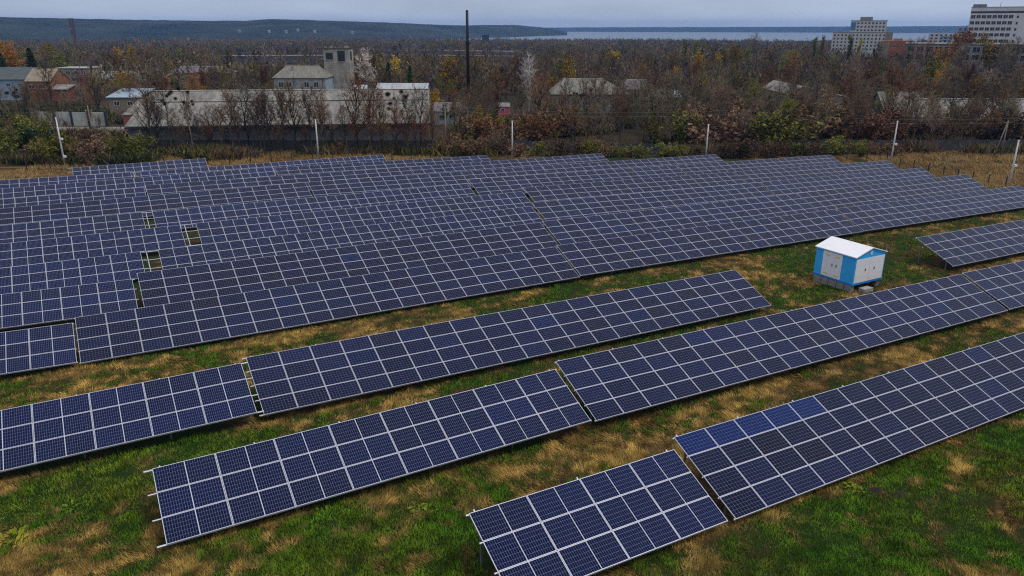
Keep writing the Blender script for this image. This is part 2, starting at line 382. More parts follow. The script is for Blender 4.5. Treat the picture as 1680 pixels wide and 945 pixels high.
TABLES = [('A', 1, 9.38, 18.53, 0.91, 0.71, 4),
 ('B', 1, 18.93, 53.79, 0.64, -0.22, 21),
 ('A', 2, 0.23, 18.64, 0.54, 0.52, 8),
 ('B', 2, 18.94, 53.72, 0.42, -0.46, 21),
 ('B', 2, 53.99, 88.85, -0.43, -1.5, 21),
 ('A', 3, -13.23, 5.17, 0.39, 0.37, 8),
 ('B', 3, 5.46, 40.27, 0.16, -0.49, 21),
 ('B', 3, 61.83, 96.69, -0.92, -1.81, 21),
 ('A', 4, -20.84, -2.44, 0.11, -0.44, 8),
 ('B', 4, -2.29, 32.77, -0.53, -0.89, 21),
 ('B', 4, 32.86, 67.53, -0.8, -1.65, 21),
 ('B', 4, 67.73, 102.8, -1.61, -2.61, 21),
 ('A', 5, -17.01, 1.39, -0.42, -0.87, 8),
 ('B', 5, 1.78, 36.77, -0.86, -1.28, 21),
 ('B', 5, 36.98, 72.21, -1.22, -2.15, 21),
 ('B', 5, 72.36, 106.47, -2.13, -2.95, 21),
 ('A', 6, -15.81, 2.59, -1.15, -1.26, 8),
 ('A', 6, 3.93, 40.82, -1.32, -1.63, 16),
 ('B', 6, 41.17, 75.64, -1.63, -2.7, 21),
 ('B', 6, 75.94, 110.41, -2.7, -3.77, 21),
 ('A', 7, -11.68, 6.72, -1.35, -1.5, 8),
 ('A', 7, 8.1, 44.9, -1.49, -2.1, 16),
 ('B', 7, 45.33, 80.04, -1.98, -3.16, 21),
 ('B', 7, 80.34, 115.06, -3.17, -4.36, 21),
 ('A', 8, -14.37, 4.03, -1.63, -1.8, 8),
 ('A', 8, 4.99, 41.97, -1.85, -2.42, 16),
 ('B', 8, 42.36, 77.19, -2.22, -3.35, 21),
 ('B', 8, 77.49, 112.32, -3.36, -4.49, 21),
 ('B', 9, -11.19, 23.67, -2.07, -2.38, 21),
 ('B', 9, 23.95, 58.9, -2.37, -3.31, 21),
 ('B', 9, 59.2, 94.16, -3.32, -4.26, 21),
 ('A', 10, -12.83, 5.57, -2.43, -2.51, 8),
 ('B', 10, 5.74, 41.36, -2.6, -3.32, 21),
 ('B', 10, 41.56, 76.51, -3.31, -4.0, 21),
 ('A', 11, -13.45, 23.35, -2.74, -2.89, 16),
 ('B', 11, 23.8, 59.08, -3.32, -4.23, 21),
 ('A', 12, -13.31, 5.09, -3.09, -3.48, 8),
 ('A', 12, 6.38, 43.68, -3.5, -3.93, 16),
 ('A', 13, -2.35, 16.6, -3.57, -3.66, 8)]
ROWN = ['nearest row to the camera'] + [o+' row from the front' for o in ORD[1:12]] + ['farthest row of all']
rngc = random.Random(3)
def row_pos():
    cnt = {}
    for t_ in TABLES: cnt[t_[1]] = cnt.get(t_[1], 0)+1
    return cnt
CNT = row_pos(); SEEN = {}
FOOT = []
post_mesh = {}
def unit_bar(w, h, material, name):
    k = (w, h, name)
    if k not in post_mesh:
        m = MB(); m.box((0, 0, 0.5), (w, h, 1.0)); post_mesh[k] = m.mesh(name, material)
    return post_mesh[k]
def bar(name, p0, p1, w, h, material, parent, inv, up=Vector((0, 0, 1))):
    d = p1-p0; L = d.length; z = d/L
    x = up.cross(z)
    x = Vector((1, 0, 0)) if x.length < 1e-4 else x.normalized()
    y = z.cross(x)
    M = Matrix(((x.x, y.x, z.x*L, p0.x), (x.y, y.y, z.y*L, p0.y), (x.z, y.z, z.z*L, p0.z), (0, 0, 0, 1)))
    return link(name, unit_bar(w, h, material, name), parent, matrix=inv @ M)
EXT = {(1, 0): (0.10, 0.02), (2, 0): (0.30, 0.05), (3, 0): (0.1, 0.32), (3, 1): (0.2, 0.03), (6, 1): (1.25, 0.02), (7, 1): (1.35, 0.02), (8, 1): (0.95, 0.02), (12, 1): (1.25, 0.03), (13, 0): (0.6, 0.05), (5, 0): (0.1, 0.15), (6, 0): (0.1, 0.3), (7, 0): (0.1, 0.3), (8, 0): (0.1, 0.2)}
for ty, row, a0, a1, z0, z1, ncol in TABLES:
    pos = SEEN.get(row, 0); SEEN[row] = pos+1
    L, nr_ = (LA, 3) if ty == 'A' else (LB, 4)
    p = ROWP[row-1]
    A = Vector((_AX, _AY, 0)); N = Vector((-_AY, _AX, 0))
    BL = A*a0 + N*p + Vector((0, 0, z0)); BR = A*a1 + N*p + Vector((0, 0, z1))
    av = (BR-BL).normalized(); ev = N*math.cos(TILT) + Vector((0, 0, math.sin(TILT)))
    ev = (ev - av*ev.dot(av)).normalized(); nv = av.cross(ev)
    FOOT.append((a0, a1, p, p+L*0.92, row))
    root = empty('solar_table', (BL.x, BL.y, gz(BL.x, BL.y)), math.atan2(_AY, _AX))
    n_in = CNT[row]
    look = 'deep blue three-strip solar table' if ty == 'A' else 'grey-blue four-strip solar table'
    if n_in == 1: where = 'alone in the '+ROWN[row-1]
    else:
        names = {2: ['left', 'right'], 3: ['left', 'middle', 'right'], 4: ['leftmost', 'second from left', 'third from left', 'rightmost']}[n_in]
        where = names[pos]+' in the '+ROWN[row-1]
    tag(root, look+', '+where, 'solar table', 'solar tables standing in rows on the grass')
    inv = (Matrix.Translation(root.location) @ Matrix.Rotation(math.atan2(_AY, _AX), 4, 'Z')).inverted()
    W = (a1-a0)/ncol/ (av.x*_AX+av.y*_AY); rp_ = L/nr_
    me_ = modA if ty == 'A' else modB
    sc = min(1.02, W/(2.29 if ty == 'A' else 1.656))
    tone = rngc.uniform(0.85, 1.15)
    for i in range(ncol):
        for j in range(nr_):
            c = BL + av*((i+.5)*W) + ev*((j+.5)*rp_) + nv*(0.003*rngc.uniform(-1, 1))
            M = Matrix(((av.x*sc, ev.x, nv.x, c.x), (av.y*sc, ev.y, nv.y, c.y), (av.z*sc, ev.z, nv.z, c.z), (0, 0, 0, 1)))
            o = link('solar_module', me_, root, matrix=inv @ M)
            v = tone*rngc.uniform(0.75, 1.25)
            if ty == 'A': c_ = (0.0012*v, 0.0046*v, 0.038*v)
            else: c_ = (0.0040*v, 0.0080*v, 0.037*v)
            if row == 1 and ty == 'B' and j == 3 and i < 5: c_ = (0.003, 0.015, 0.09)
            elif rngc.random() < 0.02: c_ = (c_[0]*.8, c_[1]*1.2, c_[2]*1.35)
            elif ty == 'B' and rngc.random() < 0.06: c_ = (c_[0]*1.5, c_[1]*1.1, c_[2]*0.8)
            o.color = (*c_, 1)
    Lw = W*ncol
    el, er = EXT.get((row, pos), (0.04, 0.04))
    for j in range(nr_+1):
        tt = min(max(j*rp_, 0.035), L-0.035)
        off = BL + ev*tt - nv*0.066
        bar('purlin', off - av*el, off + av*(Lw+er), 0.045 if 0 < j < nr_ else 0.06, 0.052, alu, root, inv, nv)
    ns = max(3, round(Lw/(3.3 if row <= 4 else 5.5)))
    ss = [0.28 + (Lw-0.56)*k/(ns-1) for k in range(ns)]
    if el > 0.7: ss = [-el+0.35] + ss
    for s in ss:
        base = BL + av*s - nv*0.135
        st = 0.13 if row <= 4 else 0.06
        bar('rafter', base + ev*0.05, base + ev*(L+st), 0.05, 0.08, alu, root, inv, nv)
        for fr_ in (0.2, 0.86):
            q = base + ev*(L*fr_) - nv*0.04
            bar('post', Vector((q.x, q.y, gz(q.x, q.y)-0.1)), q, 0.07, 0.07, galv, root, inv, N)

# ------------------------------------------------------------------ transformer cabin
blue = mat('cabin blue paint', (0.045, 0.44, 0.92), rough=0.5, var=0.06, scale=2)
white = mat('cabin white paint', (0.84, 0.84, 0.87), rough=0.45, var=0.06, scale=1.5)
roofw = mat('cabin white roof', (0.80, 0.79, 0.84), rough=0.4, var=0.05, scale=1.2)
dark = mat('dark gap', (0.03, 0.035, 0.05), rough=0.6)
yel = mat('yellow label', (0.75, 0.60, 0.14), rough=0.6)
conc = mat('weathered concrete', (0.26, 0.25, 0.24), var=0.35, scale=3, rough=0.95, bump=0.3)
cab = empty('transformer_cabin', (26.0, 54.35, gz(26, 54.35)), R(29.5))     # corner nearest the camera; local x along the gable, y away
tag(cab, 'small white and sky-blue transformer cabin with a white pitched roof on the grass', 'cabin')
CW, CL, CH, F0 = 3.5, 3.6, 2.12, 0.62
m = MB(); m.box((CW/2, CL/2, F0+CH/2), (CW, CL, CH)); m.build('body', blue, cab)
m = MB()
m.quad([(0, 0.001, F0+CH), (CW, 0.001, F0+CH), (CW/2, 0.001, F0+CH+0.50)]); m.quad([(0, CL-.001, F0+CH), (CW/2, CL-.001, F0+CH+0.50), (CW, CL-.001, F0+CH)]); m.build('gable', blue, cab)
m = MB(); ov = 0.10
for s in (0, 1):
    x0, x1 = (-ov, CW/2) if s == 0 else (CW+ov, CW/2)
    zb = F0+CH-0.02
    for (dz) in (0,):
        q = [(x0, -ov, zb), (x1, -ov, F0+CH+0.54), (x1, CL+ov, F0+CH+0.54), (x0, CL+ov, zb)]
        top = [(a, b_, c+0.07) for a, b_, c in q]
        if s: q = q[::-1]; top = top[::-1]
        m.quad(q); m.quad(top[::-1])
        for i in range(4): m.quad([q[i], top[i], top[(i+1) % 4], q[(i+1) % 4]])
m.build('roof', roofw, cab)
m = MB(); m.box((CW/2, CL/2, F0-0.05), (CW+0.08, CL+0.08, 0.12)); m.build('base_frame', mat('cabin blue base', (0.02, 0.22, 0.62), rough=0.5, var=0.05), cab)
def door(par, c, w, h, face, lab=None):
    m = MB()
    if face == 'g': m.box((c[0], -0.014, c[1]), (w, 0.028, h))
    else: m.box((-0.014, c[0], c[1]), (0.028, w, h))
    d = m.build('door', white, par)
    if lab: d['label'] = lab
    m = MB()
    if face == 'g': m.box((c[2], -0.045, c[1]+0.02), (0.05, 0.035, 0.20))
    else: m.box((-0.045, c[2], c[1]+0.02), (0.035, 0.05, 0.20))
    m.build('handle', dark, d)
    return d
dz = F0+0.06+0.93
door(cab, (0.90, dz, 1.25), 1.60, 1.86, 'g'); door(cab, (2.56, dz, 2.3), 1.66, 1.86, 'g')
for yy, hh in ((1.72, 1.60), (2.60, 1.98)):
    d = door(cab, (yy-0.14, dz+0.03, hh), 0.875, 1.98, 's')
    for zz in (F0+0.25, F0+1.75):
        m = MB(); m.box((-0.033, yy-0.14, zz), (0.01, 0.40, 0.09)); m.build('warning_label', yel, d)
m = MB(); m.box((CW/2, -0.012, F0+CH+0.17), (0.26, 0.024, 0.30)); m.build('vent', mat('pale vent', (0.55, 0.65, 0.72)), cab)
m = MB(); m.tube([(CW/2, CL*.55, F0+CH+.58), (CW/2, CL*.55, F0+CH+.74)], 0.03, 6); m.build('lifting_lug', galv, cab)
m = MB(); m.tube([(CW+.06, .02, F0+CH+.02), (CW+.06, .02, F0+CH+.2)], 0.035, 6); m.build('lifting_lug', galv, cab)
ca, sa = math.cos(R(29.5)), math.sin(R(29.5))
def cabw(x, y): return 26.0+x*ca-y*sa, 54.35+x*sa+y*ca
for i, (x, y, w, d_, h) in enumerate(((0.16, 0.35, 0.34, 0.62, 0.55), (0.16, 1.05, 0.34, 0.66, 0.55), (0.17, 1.78, 0.34, 0.68, 0.55), (0.16, 2.5, 0.34, 0.64, 0.55), (0.16, 3.2, 0.34, 0.66, 0.55), (3.25, 0.4, 0.4, 0.5, 0.55), (3.25, 3.1, 0.4, 0.6, 0.55))):
    wx, wy = cabw(x, y); m = MB(); zt = gz(26, 54.35)+F0-0.11; zb = gz(wx, wy)-0.12
    m.box((0, 0, (zt-zb)/2), (w, d_, zt-zb))
    o = m.build('concrete_block', conc, None, (wx, wy, zb), R(29.5))
    lab = f'concrete footing block under the cabin, {ordinal(i)} from the near corner along its left side' if i < 5 else ('concrete footing block under the right end of the blue cabin' if i == 5 else 'concrete footing block under the far right corner of the cabin')
    tag(o, lab, 'block', 'concrete blocks carrying the cabin')
wx, wy = cabw(1.15, -0.42); m = MB(); m.box((0, 0, 0.17), (1.0, 0.55, 0.36))
o = m.build('door_step', mat('step concrete', (0.34, 0.33, 0.31), var=0.3, scale=3, bump=0.3), None, (wx, wy, gz(wx, wy)-0.04), R(29.5))
tag(o, 'loose pale concrete step block lying before the cabin gable doors', 'step')

# ------------------------------------------------------------------ fence, wall, poles, wires
postm = mat('dark fence post', (0.03, 0.03, 0.032), rough=0.7)
FL = [(-82, 126.5), (-67.6, 130), (-53, 133.5), (-36, 138.2), (-11.5, 141), (18.5, 143.2), (47.4, 145.5), (66, 142.8), (69.6, 139.5), (71.2, 131), (72.3, 126.4), (73.5, 113), (75.2, 98), (77.5, 80)]
fen = empty('perimeter_fence', (0, 141.5, gz(0, 141.5)))
tag(fen, 'long dark wire fence on thin posts round the solar field', 'fence')
wires = MB(); spacing = 3.6; carry = 0.0
pts_f = []
for (x0, y0), (x1, y1) in zip(FL[:-1], FL[1:]):
    Ls = math.hypot(x1-x0, y1-y0); s = carry
    while s < Ls:
        pts_f.append((x0+(x1-x0)*s/Ls, y0+(y1-y0)*s/Ls)); s += spacing
    carry = s-Ls
pm_ = MB(); pm_.box((0, 0, 0.85), (0.12, 0.12, 1.8)); pm_ = pm_.mesh('post', postm)
for (x, y) in pts_f:
    link('post', pm_, fen, (x, y-141.5, gz(x, y)-fen.location.z))
for (x0, y0), (x1, y1) in zip(pts_f[:-1], pts_f[1:]):
    for hgt in (0.25, 0.6, 0.95, 1.3, 1.6):
        wires.tube([(x0, y0-141.5, gz(x0, y0)+hgt-fen.location.z), (x1, y1-141.5, gz(x1, y1)+hgt-fen.location.z)], 0.004, 3, cap=False)
wires.build('wire', postm, fen)

wallm = mat('dark concrete wall', (0.06, 0.06, 0.065), var=0.45, scale=0.8, rough=0.95, bump=0.3)
WL = [(-78, 149), (-45, 151.5), (-17, 154), (3, 157), (21, 158.5), (36, 158), (52, 157), (80, 155), (120, 155.5)]
wl_ = empty('boundary_wall', (0, 156, gz(0, 156))); tag(wl_, 'long dark concrete panel wall behind the dry grass strip', 'wall')
for (x0, y0), (x1, y1) in zip(WL[:-1], WL[1:]):
    nn = max(1, round(math.hypot(x1-x0, y1-y0)/6.0))
    for i in range(nn):
        xa, ya = x0+(x1-x0)*i/nn, y0+(y1-y0)*i/nn; xb, yb = x0+(x1-x0)*(i+1)/nn, y0+(y1-y0)*(i+1)/nn
        ang = math.atan2(yb-ya, xb-xa); cx, cyy = (xa+xb)/2, (ya+yb)/2; zz = gz(cx, cyy)
        m = MB(); m.box((0, 0, 0.95), (math.hypot(xb-xa, yb-ya)-0.22, 0.14, 2.3)); m.build('panel', wallm, wl_, (cx, cyy-156, zz-wl_.location.z), ang)
        m = MB(); m.box((0, 0, 1.0), (0.22, 0.26, 2.5)); m.build('pillar', wallm, wl_, (xa, ya-156, gz(xa, ya)-wl_.location.z), ang)

polec = mat('pale concrete pole', (0.62, 0.62, 0.62), var=0.15, scale=1.5, rough=0.8)
poleg = mat('grey weathered pole', (0.20, 0.18, 0.155), var=0.25, scale=1.5, rough=0.9)
POLES = [(-78.9, 132.3, 8.2, 1, 'white concrete pole with lamp boxes at the left end of the fence'),
 (-37, 143.8, 7.1, 0, 'white concrete pole in front of the long warehouse'),
 (0.0, 146.7, 7.0, 0, 'white concrete pole standing right of the tall black mast'),
 (37.6, 146.3, 6.7, 2, 'white concrete pole left of the grey wire pole, right of centre'),
 (70.7, 140.3, 7.7, 1, 'tall white concrete pole at the fence corner, right of centre'),
 (78.4, 117.4, 7.2, 1, 'white concrete pole in the dry grass at the right edge')]
for x, y, h, extra, lab in POLES:
    r_ = empty('concrete_pole', (x, y, gz(x, y))); tag(r_, lab, 'pole', 'white concrete poles round the solar field')
    m = MB(); m.tube([(0, 0, -0.3), (0, 0, h*.5), (0, 0, h)], [0.17, 0.14, 0.10], 8); m.build('shaft', polec, r_, smooth=True)
    if extra == 1:
        for k, zz in enumerate((h*0.55, h*0.18) if x < 0 else (h*0.45,)):
            m = MB(); m.box((0.32, -0.05, zz), (0.42, 0.3, 0.34)); m.box((0.14, 0, zz), (0.2, 0.06, 0.06)); m.build('lamp_box', white, r_)
    m = MB(); m.box((0, 0, h-0.1), (0.34, 0.16, 0.14)); m.build('cap', polec, r_)
GPOLES = [(-90, 163, 7.0, 'weathered grey wire pole among the bushes at far left'), (-13.3, 151.8, 8.9, 'tall thin brown wire pole right of the warehouse'), (46.2, 160.4, 8.4, 'grey wire pole with white insulators, right of centre')]
insm = mat('white insulator', (0.75, 0.75, 0.72), rough=0.4)
tops = []
for x, y, h, lab in GPOLES:
    r_ = empty('wire_pole', (x, y, gz(x, y))); tag(r_, lab, 'pole', 'grey poles carrying the overhead wires')
    m = MB(); m.tube([(0, 0, -0.3), (0, 0, h)], [0.15, 0.10], 7); m.build('shaft', poleg, r_, smooth=True)
    m = MB(); m.box((0, 0, h-0.9), (1.4, 0.10, 0.10)); m.build('crossarm', poleg, r_)
    for dx in (-0.6, 0.6):
        m = MB(); m.tube([(dx, 0, h-0.85), (dx, 0, h-0.62)], [0.07, 0.05], 6); m.build('insulator', insm, r_)
    m = MB(); m.tube([(0, 0, h), (0, 0, h+.22)], [0.07, 0.05], 6); m.build('insulator', insm, r_)
    tops.append((x, y, gz(x, y)+h))
r_ = empty('wire_pole', (94.7, 147.4, gz(94.7, 147.4))); tag(r_, 'two-legged leaning grey wire pole in the dry grass at far right', 'pole', 'grey poles carrying the overhead wires')
for dx in (-0.55, 0.85):
    m = MB(); m.tube([(dx, 0, -0.3), (1.1, 0.3, 6.8)], [0.13, 0.10], 7); m.build('leg', poleg, r_, smooth=True)
m = MB(); m.box((1.1, 0.3, 6.4), (1.6, .1, .1)); m.build('crossarm', poleg, r_)
tops.append((95.8, 147.7, gz(95, 147)+7.0)); tops.insert(0, (-150, 172, 1.2)); tops.append((150, 139, 1.5))
wirem = mat('bare wire', (0.22, 0.21, 0.19), rough=0.5, metal=0.3)
SP = ['left of the far-left pole', 'across the warehouse front', 'over the brown scrub in the middle', 'over the brown scrub on the right', 'running off the right edge']
for si, (p0, p1) in enumerate(zip(tops[:-1], tops[1:])):
    for wi, (dx, dz_) in enumerate(((0, 0.2), (0.6, -0.62))):
        m = MB(); q = []
        for k in range(11):
            u = k/10; q.append(((p0[0]+(p1[0]-p0[0])*u+dx), p0[1]+(p1[1]-p0[1])*u, p0[2]+(p1[2]-p0[2])*u + dz_ - 4*0.9*u*(1-u)))
        m.tube(q, 0.022, 4, cap=False); o = m.build('overhead_wire', wirem)
        tag(o, f'{"upper" if wi == 0 else "lower"} thin overhead wire {SP[si]}', 'wire', 'overhead wires strung between the grey poles')

# ------------------------------------------------------------------ buildings
def brick_mat(name, c1, c2, mortar, sx, sz, rough=0.9):
    m = bpy.data.materials.new(name); m.use_nodes = True
    n, l = m.node_tree.nodes, m.node_tree.links
    b = n['Principled BSDF']; b.inputs['Roughness'].default_value = rough; b.inputs['Specular IOR Level'].default_value = 0.2
    t = n.new('ShaderNodeTexCoord'); s = n.new('ShaderNodeSeparateXYZ'); l.new(t.outputs['Object'], s.inputs[0])
    ad = n.new('ShaderNodeMath'); ad.operation = 'ADD'; l.new(s.outputs['X'], ad.inputs[0]); l.new(s.outputs['Y'], ad.inputs[1])
    c = n.new('ShaderNodeCombineXYZ'); l.new(ad.outputs[0], c.inputs[0]); l.new(s.outputs['Z'], c.inputs[1])
    k = n.new('ShaderNodeTexBrick'); k.inputs['Scale'].default_value = 1.0; k.inputs['Brick Width'].default_value = sx; k.inputs['Row Height'].default_value = sz
    k.inputs['Mortar Size'].default_value = 0.03
    k.inputs['Color1'].default_value = (*c1, 1); k.inputs['Color2'].default_value = (*c2, 1); k.inputs['Mortar'].default_value = (*mortar, 1)
    l.new(c.outputs[0], k.inputs['Vector'])
    z = n.new('ShaderNodeTexNoise'); z.inputs['Scale'].default_value = 0.35; z.inputs['Detail'].default_value = 7; l.new(t.outputs['Object'], z.inputs['Vector'])
    mr = n.new('ShaderNodeMapRange'); mr.inputs[1].default_value = .3; mr.inputs[2].default_value = .7; mr.inputs[3].default_value = .65; mr.inputs[4].default_value = 1.2; l.new(z.outputs['Fac'], mr.inputs[0])
    v = n.new('ShaderNodeVectorMath'); v.operation = 'SCALE'; l.new(k.outputs['Color'], v.inputs[0]); l.new(mr.outputs[0], v.inputs['Scale']); l.new(v.outputs[0], b.inputs['Base Color'])
    return m
slate = mat('grey fibre cement roof', (0.105, 0.102, 0.095), col2=(0.30, 0.29, 0.265), scale=0.28, stretch=(2.6, .7, 1), rough=0.95, bump=0.2)
slate2 = mat('mossy grey roof', (0.12, 0.118, 0.10), col2=(0.24, 0.23, 0.20), scale=0.7, stretch=(3, .4, 1), rough=0.95)
slatep = mat('purple grey roof', (0.10, 0.085, 0.10), col2=(0.19, 0.16, 0.18), scale=0.7, stretch=(2, .5, 1), rough=0.95)
slateg = mat('blue green grey roof', (0.055, 0.075, 0.08), col2=(0.10, 0.115, 0.12), scale=0.5, rough=0.9)
bluesheet = mat('pale blue sheet', (0.27, 0.36, 0.43), var=0.2, scale=0.6, rough=0.6)
whitesheet = mat('white sheet roof', (0.34, 0.36, 0.39), var=0.25, scale=0.6, rough=0.6, stretch=(2, .4, 1))
grwall = mat('grey rendered wall', (0.13, 0.13, 0.145), var=0.35, scale=0.5, rough=0.95)
limewall = mat('pale limewashed wall', (0.34, 0.34, 0.32), var=0.25, scale=0.6, rough=0.95)
stwall = mat('stained grey wall', (0.22, 0.215, 0.20), var=0.35, scale=0.5, rough=0.95)
tanwall = mat('tan wall', (0.26, 0.21, 0.155), var=0.25, scale=0.6, rough=0.95)
orwall = brick_mat('orange brick', (0.34, 0.13, 0.055), (0.28, 0.11, 0.05), (0.2, 0.13, 0.09), 0.5, 0.16)
redwall = brick_mat('red brick', (0.30, 0.085, 0.055), (0.24, 0.075, 0.05), (0.2, 0.12, 0.1), 0.5, 0.16)
blockwall = brick_mat('grey block', (0.40, 0.37, 0.32), (0.34, 0.315, 0.275), (0.22, 0.20, 0.18), 1.1, 0.5)
glass = mat('dark window pane', (0.02, 0.025, 0.03), rough=0.15, spec=0.5)
frame_w = mat('white window frame', (0.6, 0.6, 0.6), rough=0.6)
panelw = mat('white wall panel', (0.62, 0.62, 0.62), var=0.12, scale=0.15, rough=0.85)
panelg = mat('pale grey wall panel', (0.25, 0.24, 0.225), var=0.2, scale=0.2, rough=0.9)
panela = mat('cream wall panel', (0.52, 0.51, 0.48), var=0.12, scale=0.12, rough=0.9)
WIN = {}
def window(par, x, z, w, h, y=0.0, side=None, framed=True):
    """a recessed-looking pane in a thin frame on a wall face; side = x of an end wall looking along x"""
    k = (round(w, 2), round(h, 2), framed)
    if k not in WIN:
        m = MB(); f = 0.10
        if framed:
            m.box((0, -0.03, h/2-f/2), (w, 0.10, f), mi=0); m.box((0, -0.03, -h/2+f/2), (w, 0.10, f), mi=0)
            m.box((-w/2+f/2, -0.03, 0), (f, 0.10, h-2*f), mi=0); m.box((w/2-f/2, -0.03, 0), (f, 0.10, h-2*f), mi=0)
            if w > 1.2: m.box((0, -0.03, 0), (0.07, 0.08, h-2*f), mi=0)
        m.box((0, -0.008, 0), (w-0.02, 0.012, h-0.02), mi=1)
        WIN[k] = m.mesh('window', [frame_w, glass])
    if side is None: return link('window', WIN[k], par, (x, y, z))
    return link('window', WIN[k], par, (side, x, z), R(90 if side > 0.5 else -90))
def prism(par, name, poly, y0, y1, material):
    m = MB(); a = [(x, y0, z) for x, z in poly]; b_ = [(x, y1, z) for x, z in poly]
    m.quad(a); m.quad(b_[::-1])
    for i in range(len(poly)):
        j = (i+1) % len(poly); m.quad([a[j], a[i], b_[i], b_[j]])
    return m.build(name, material, par)
def house(name, label, x, y, w, d, z_eave, z_ridge, roofmat, wallmat, kindr='gable', rz=0.0, ridge=None, ov=0.4, thick=0.15, cat='house', base=None):
    zb = gz(x+w/2, y+d/2)-0.3 if base is None else base
    r_ = empty(name, (x, y, zb), rz); tag(r_, label, cat)
    he, hr = z_eave-zb, z_ridge-zb
    if kindr == 'gable':
        prism2 = [(0, 0), (d, 0), (d, he), (d/2, hr-0.02), (0, he)]
        m = MB(); a = [(0.0, q, z) for q, z in prism2]; b_ = [(w, q, z) for q, z in prism2]
        m.quad(a[::-1]); m.quad(b_)
        for i in range(5):
            j = (i+1) % 5; m.quad([a[i], a[j], b_[j], b_[i]])
        m.build('wall', wallmat, r_)
        m = MB(); sl = (hr-he)/(d/2)
        for s in (0, 1):
            q = [(-ov, -ov, he-ov*sl+.03), (w+ov, -ov, he-ov*sl+.03), (w+ov, d/2, hr+.03), (-ov, d/2, hr+.03)]
            if s: q = [(px_, d-py_, pz_) for px_, py_, pz_ in q][::-1]
            t_ = [(a_, b2, c+thick) for a_, b2, c in q]
            m.quad(t_); m.quad(q[::-1])
            for i in range(4): m.quad([q[i], q[(i+1) % 4], t_[(i+1) % 4], t_[i]])
        m.build('roof', roofmat, r_)
    elif kindr == 'hip':
        m = MB(); m.box((w/2, d/2, he/2), (w, d, he)); m.build('wall', wallmat, r_)
        rx0, rx1 = ridge if ridge else (d/2*.8, w-d/2*.8)
        m = MB(); e = [(-ov, -ov, he), (w+ov, -ov, he), (w+ov, d+ov, he), (-ov, d+ov, he)]; f = [(p_[0], p_[1], p_[2]+thick) for p_ in e]
        a, b_ = (rx0, d/2, hr), (rx1, d/2, hr)
        m.quad([f[0], f[1], b_, a]); m.quad([f[1], f[2], b_]); m.quad([f[2], f[3], a, b_]); m.quad([f[3], f[0], a])
        for i in range(4): m.quad([e[i], e[(i+1) % 4], f[(i+1) % 4], f[i]])
        m.quad(e[::-1])
        m.build('roof', roofmat, r_)
        m = MB(); m.box(((rx0+rx1)/2, d/2, hr+0.04), (rx1-rx0, 0.35, 0.16)); m.build('ridge_cap', frame_w if wallmat is not redwall else roofmat, r_)
    elif kindr == 'flat':
        m = MB(); m.box((w/2, d/2, he/2), (w, d, he)); m.build('wall', wallmat, r_)
        m = MB(); m.box((w/2, d/2, he+0.12), (w+2*ov, d+2*ov, 0.24)); m.build('roof', roofmat, r_)
    elif kindr == 'mono':       # single slope falling to the front
        prism2 = [(0, 0), (d, 0), (d, hr), (0, he)]
        m = MB(); a = [(0.0, q, z) for q, z in prism2]; b_ = [(w, q, z) for q, z in prism2]
        m.quad(a[::-1]); m.quad(b_)
        for i in range(4):
            j = (i+1) % 4; m.quad([a[i], a[j], b_[j], b_[i]])
        m.build('wall', wallmat, r_)
        m = MB(); q = [(-ov, -ov, he+.03), (w+ov, -ov, he+.03), (w+ov, d+ov, hr+.03), (-ov, d+ov, hr+.03)]; t_ = [(a_, b2, c+thick) for a_, b2, c in q]
        m.quad(t_); m.quad(q[::-1])
        for i in range(4): m.quad([q[i], q[(i+1) % 4], t_[(i+1) % 4], t_[i]])
        m.build('roof', roofmat, r_)
    return r_, zb
# long warehouse across the middle
wh, zb = house('warehouse', 'long low warehouse with weathered grey roof and grey front wall, behind the bare trees', -77.5, 153.7, 60.2, 38, -1.1, 4.15, slate, grwall, 'gable', R(6.7), ov=0.5, cat='warehouse')
m = MB(); m.box((30.1, 12.2, 4.15-zb-1.62), (61.0, 0.30, 0.09)); m.build('roof_lap', mat('dark roof lap', (0.07, 0.065, 0.06)), wh)
m = MB(); m.box((30.1, 19.0, 4.15-zb+0.22), (61.2, 0.9, 0.10)); m.build('ridge_cap', mat('pale ridge cap', (0.42, 0.41, 0.38), var=0.2, scale=0.4), wh)
m = MB(); m.box((30.1, -0.55, -1.1-zb-0.32), (61.2, 0.12, 0.30)); m.build('gutter', dark, wh)
m = MB()
for yy in np.arange(0.6, 18.5, 1.9): m.box((60.29, yy+.8, (4.15-zb)*.5+yy*.06), (0.06, 1.5, 3.6+yy*.12))
m.build('gable_boards', limewall, wh)
# tower beside the white house
tw, zb = house('block_tower', 'square grey block tower with dark openings under its flat top', -56.5, 235, 7.7, 6.0, 11.6, 12, mat('mossy tower top', (0.05, 0.05, 0.03), var=.4, scale=1), blockwall, 'flat', ov=0.15, cat='tower')
H_ = 11.6-zb
for x_, w_, z_, h_ in ((1.75, 2.1, H_-2.0, 1.9), (5.3, 2.2, H_-2.0, 3.0)):
    m = MB(); m.box((x_, -0.02, z_), (w_, 0.05, h_)); o = m.build('opening', glass, tw)
    m = MB(); m.box((x_, -0.03, z_-h_/2-0.08), (w_+.2, 0.2, 0.14)); m.build('sill', conc, o)
m = MB(); m.box((7.72, 2.5, H_-2.0), (0.05, 2.2, 2.6)); m.build('opening', glass, tw)
for x_ in (0.6, 2.4, 6.9):
    m = MB(); m.box((x_, 0.6, H_+0.5), (0.5 if x_ != 6.9 else 1.3, 0.6, 0.6)); m.build('parapet_block', blockwall, tw)
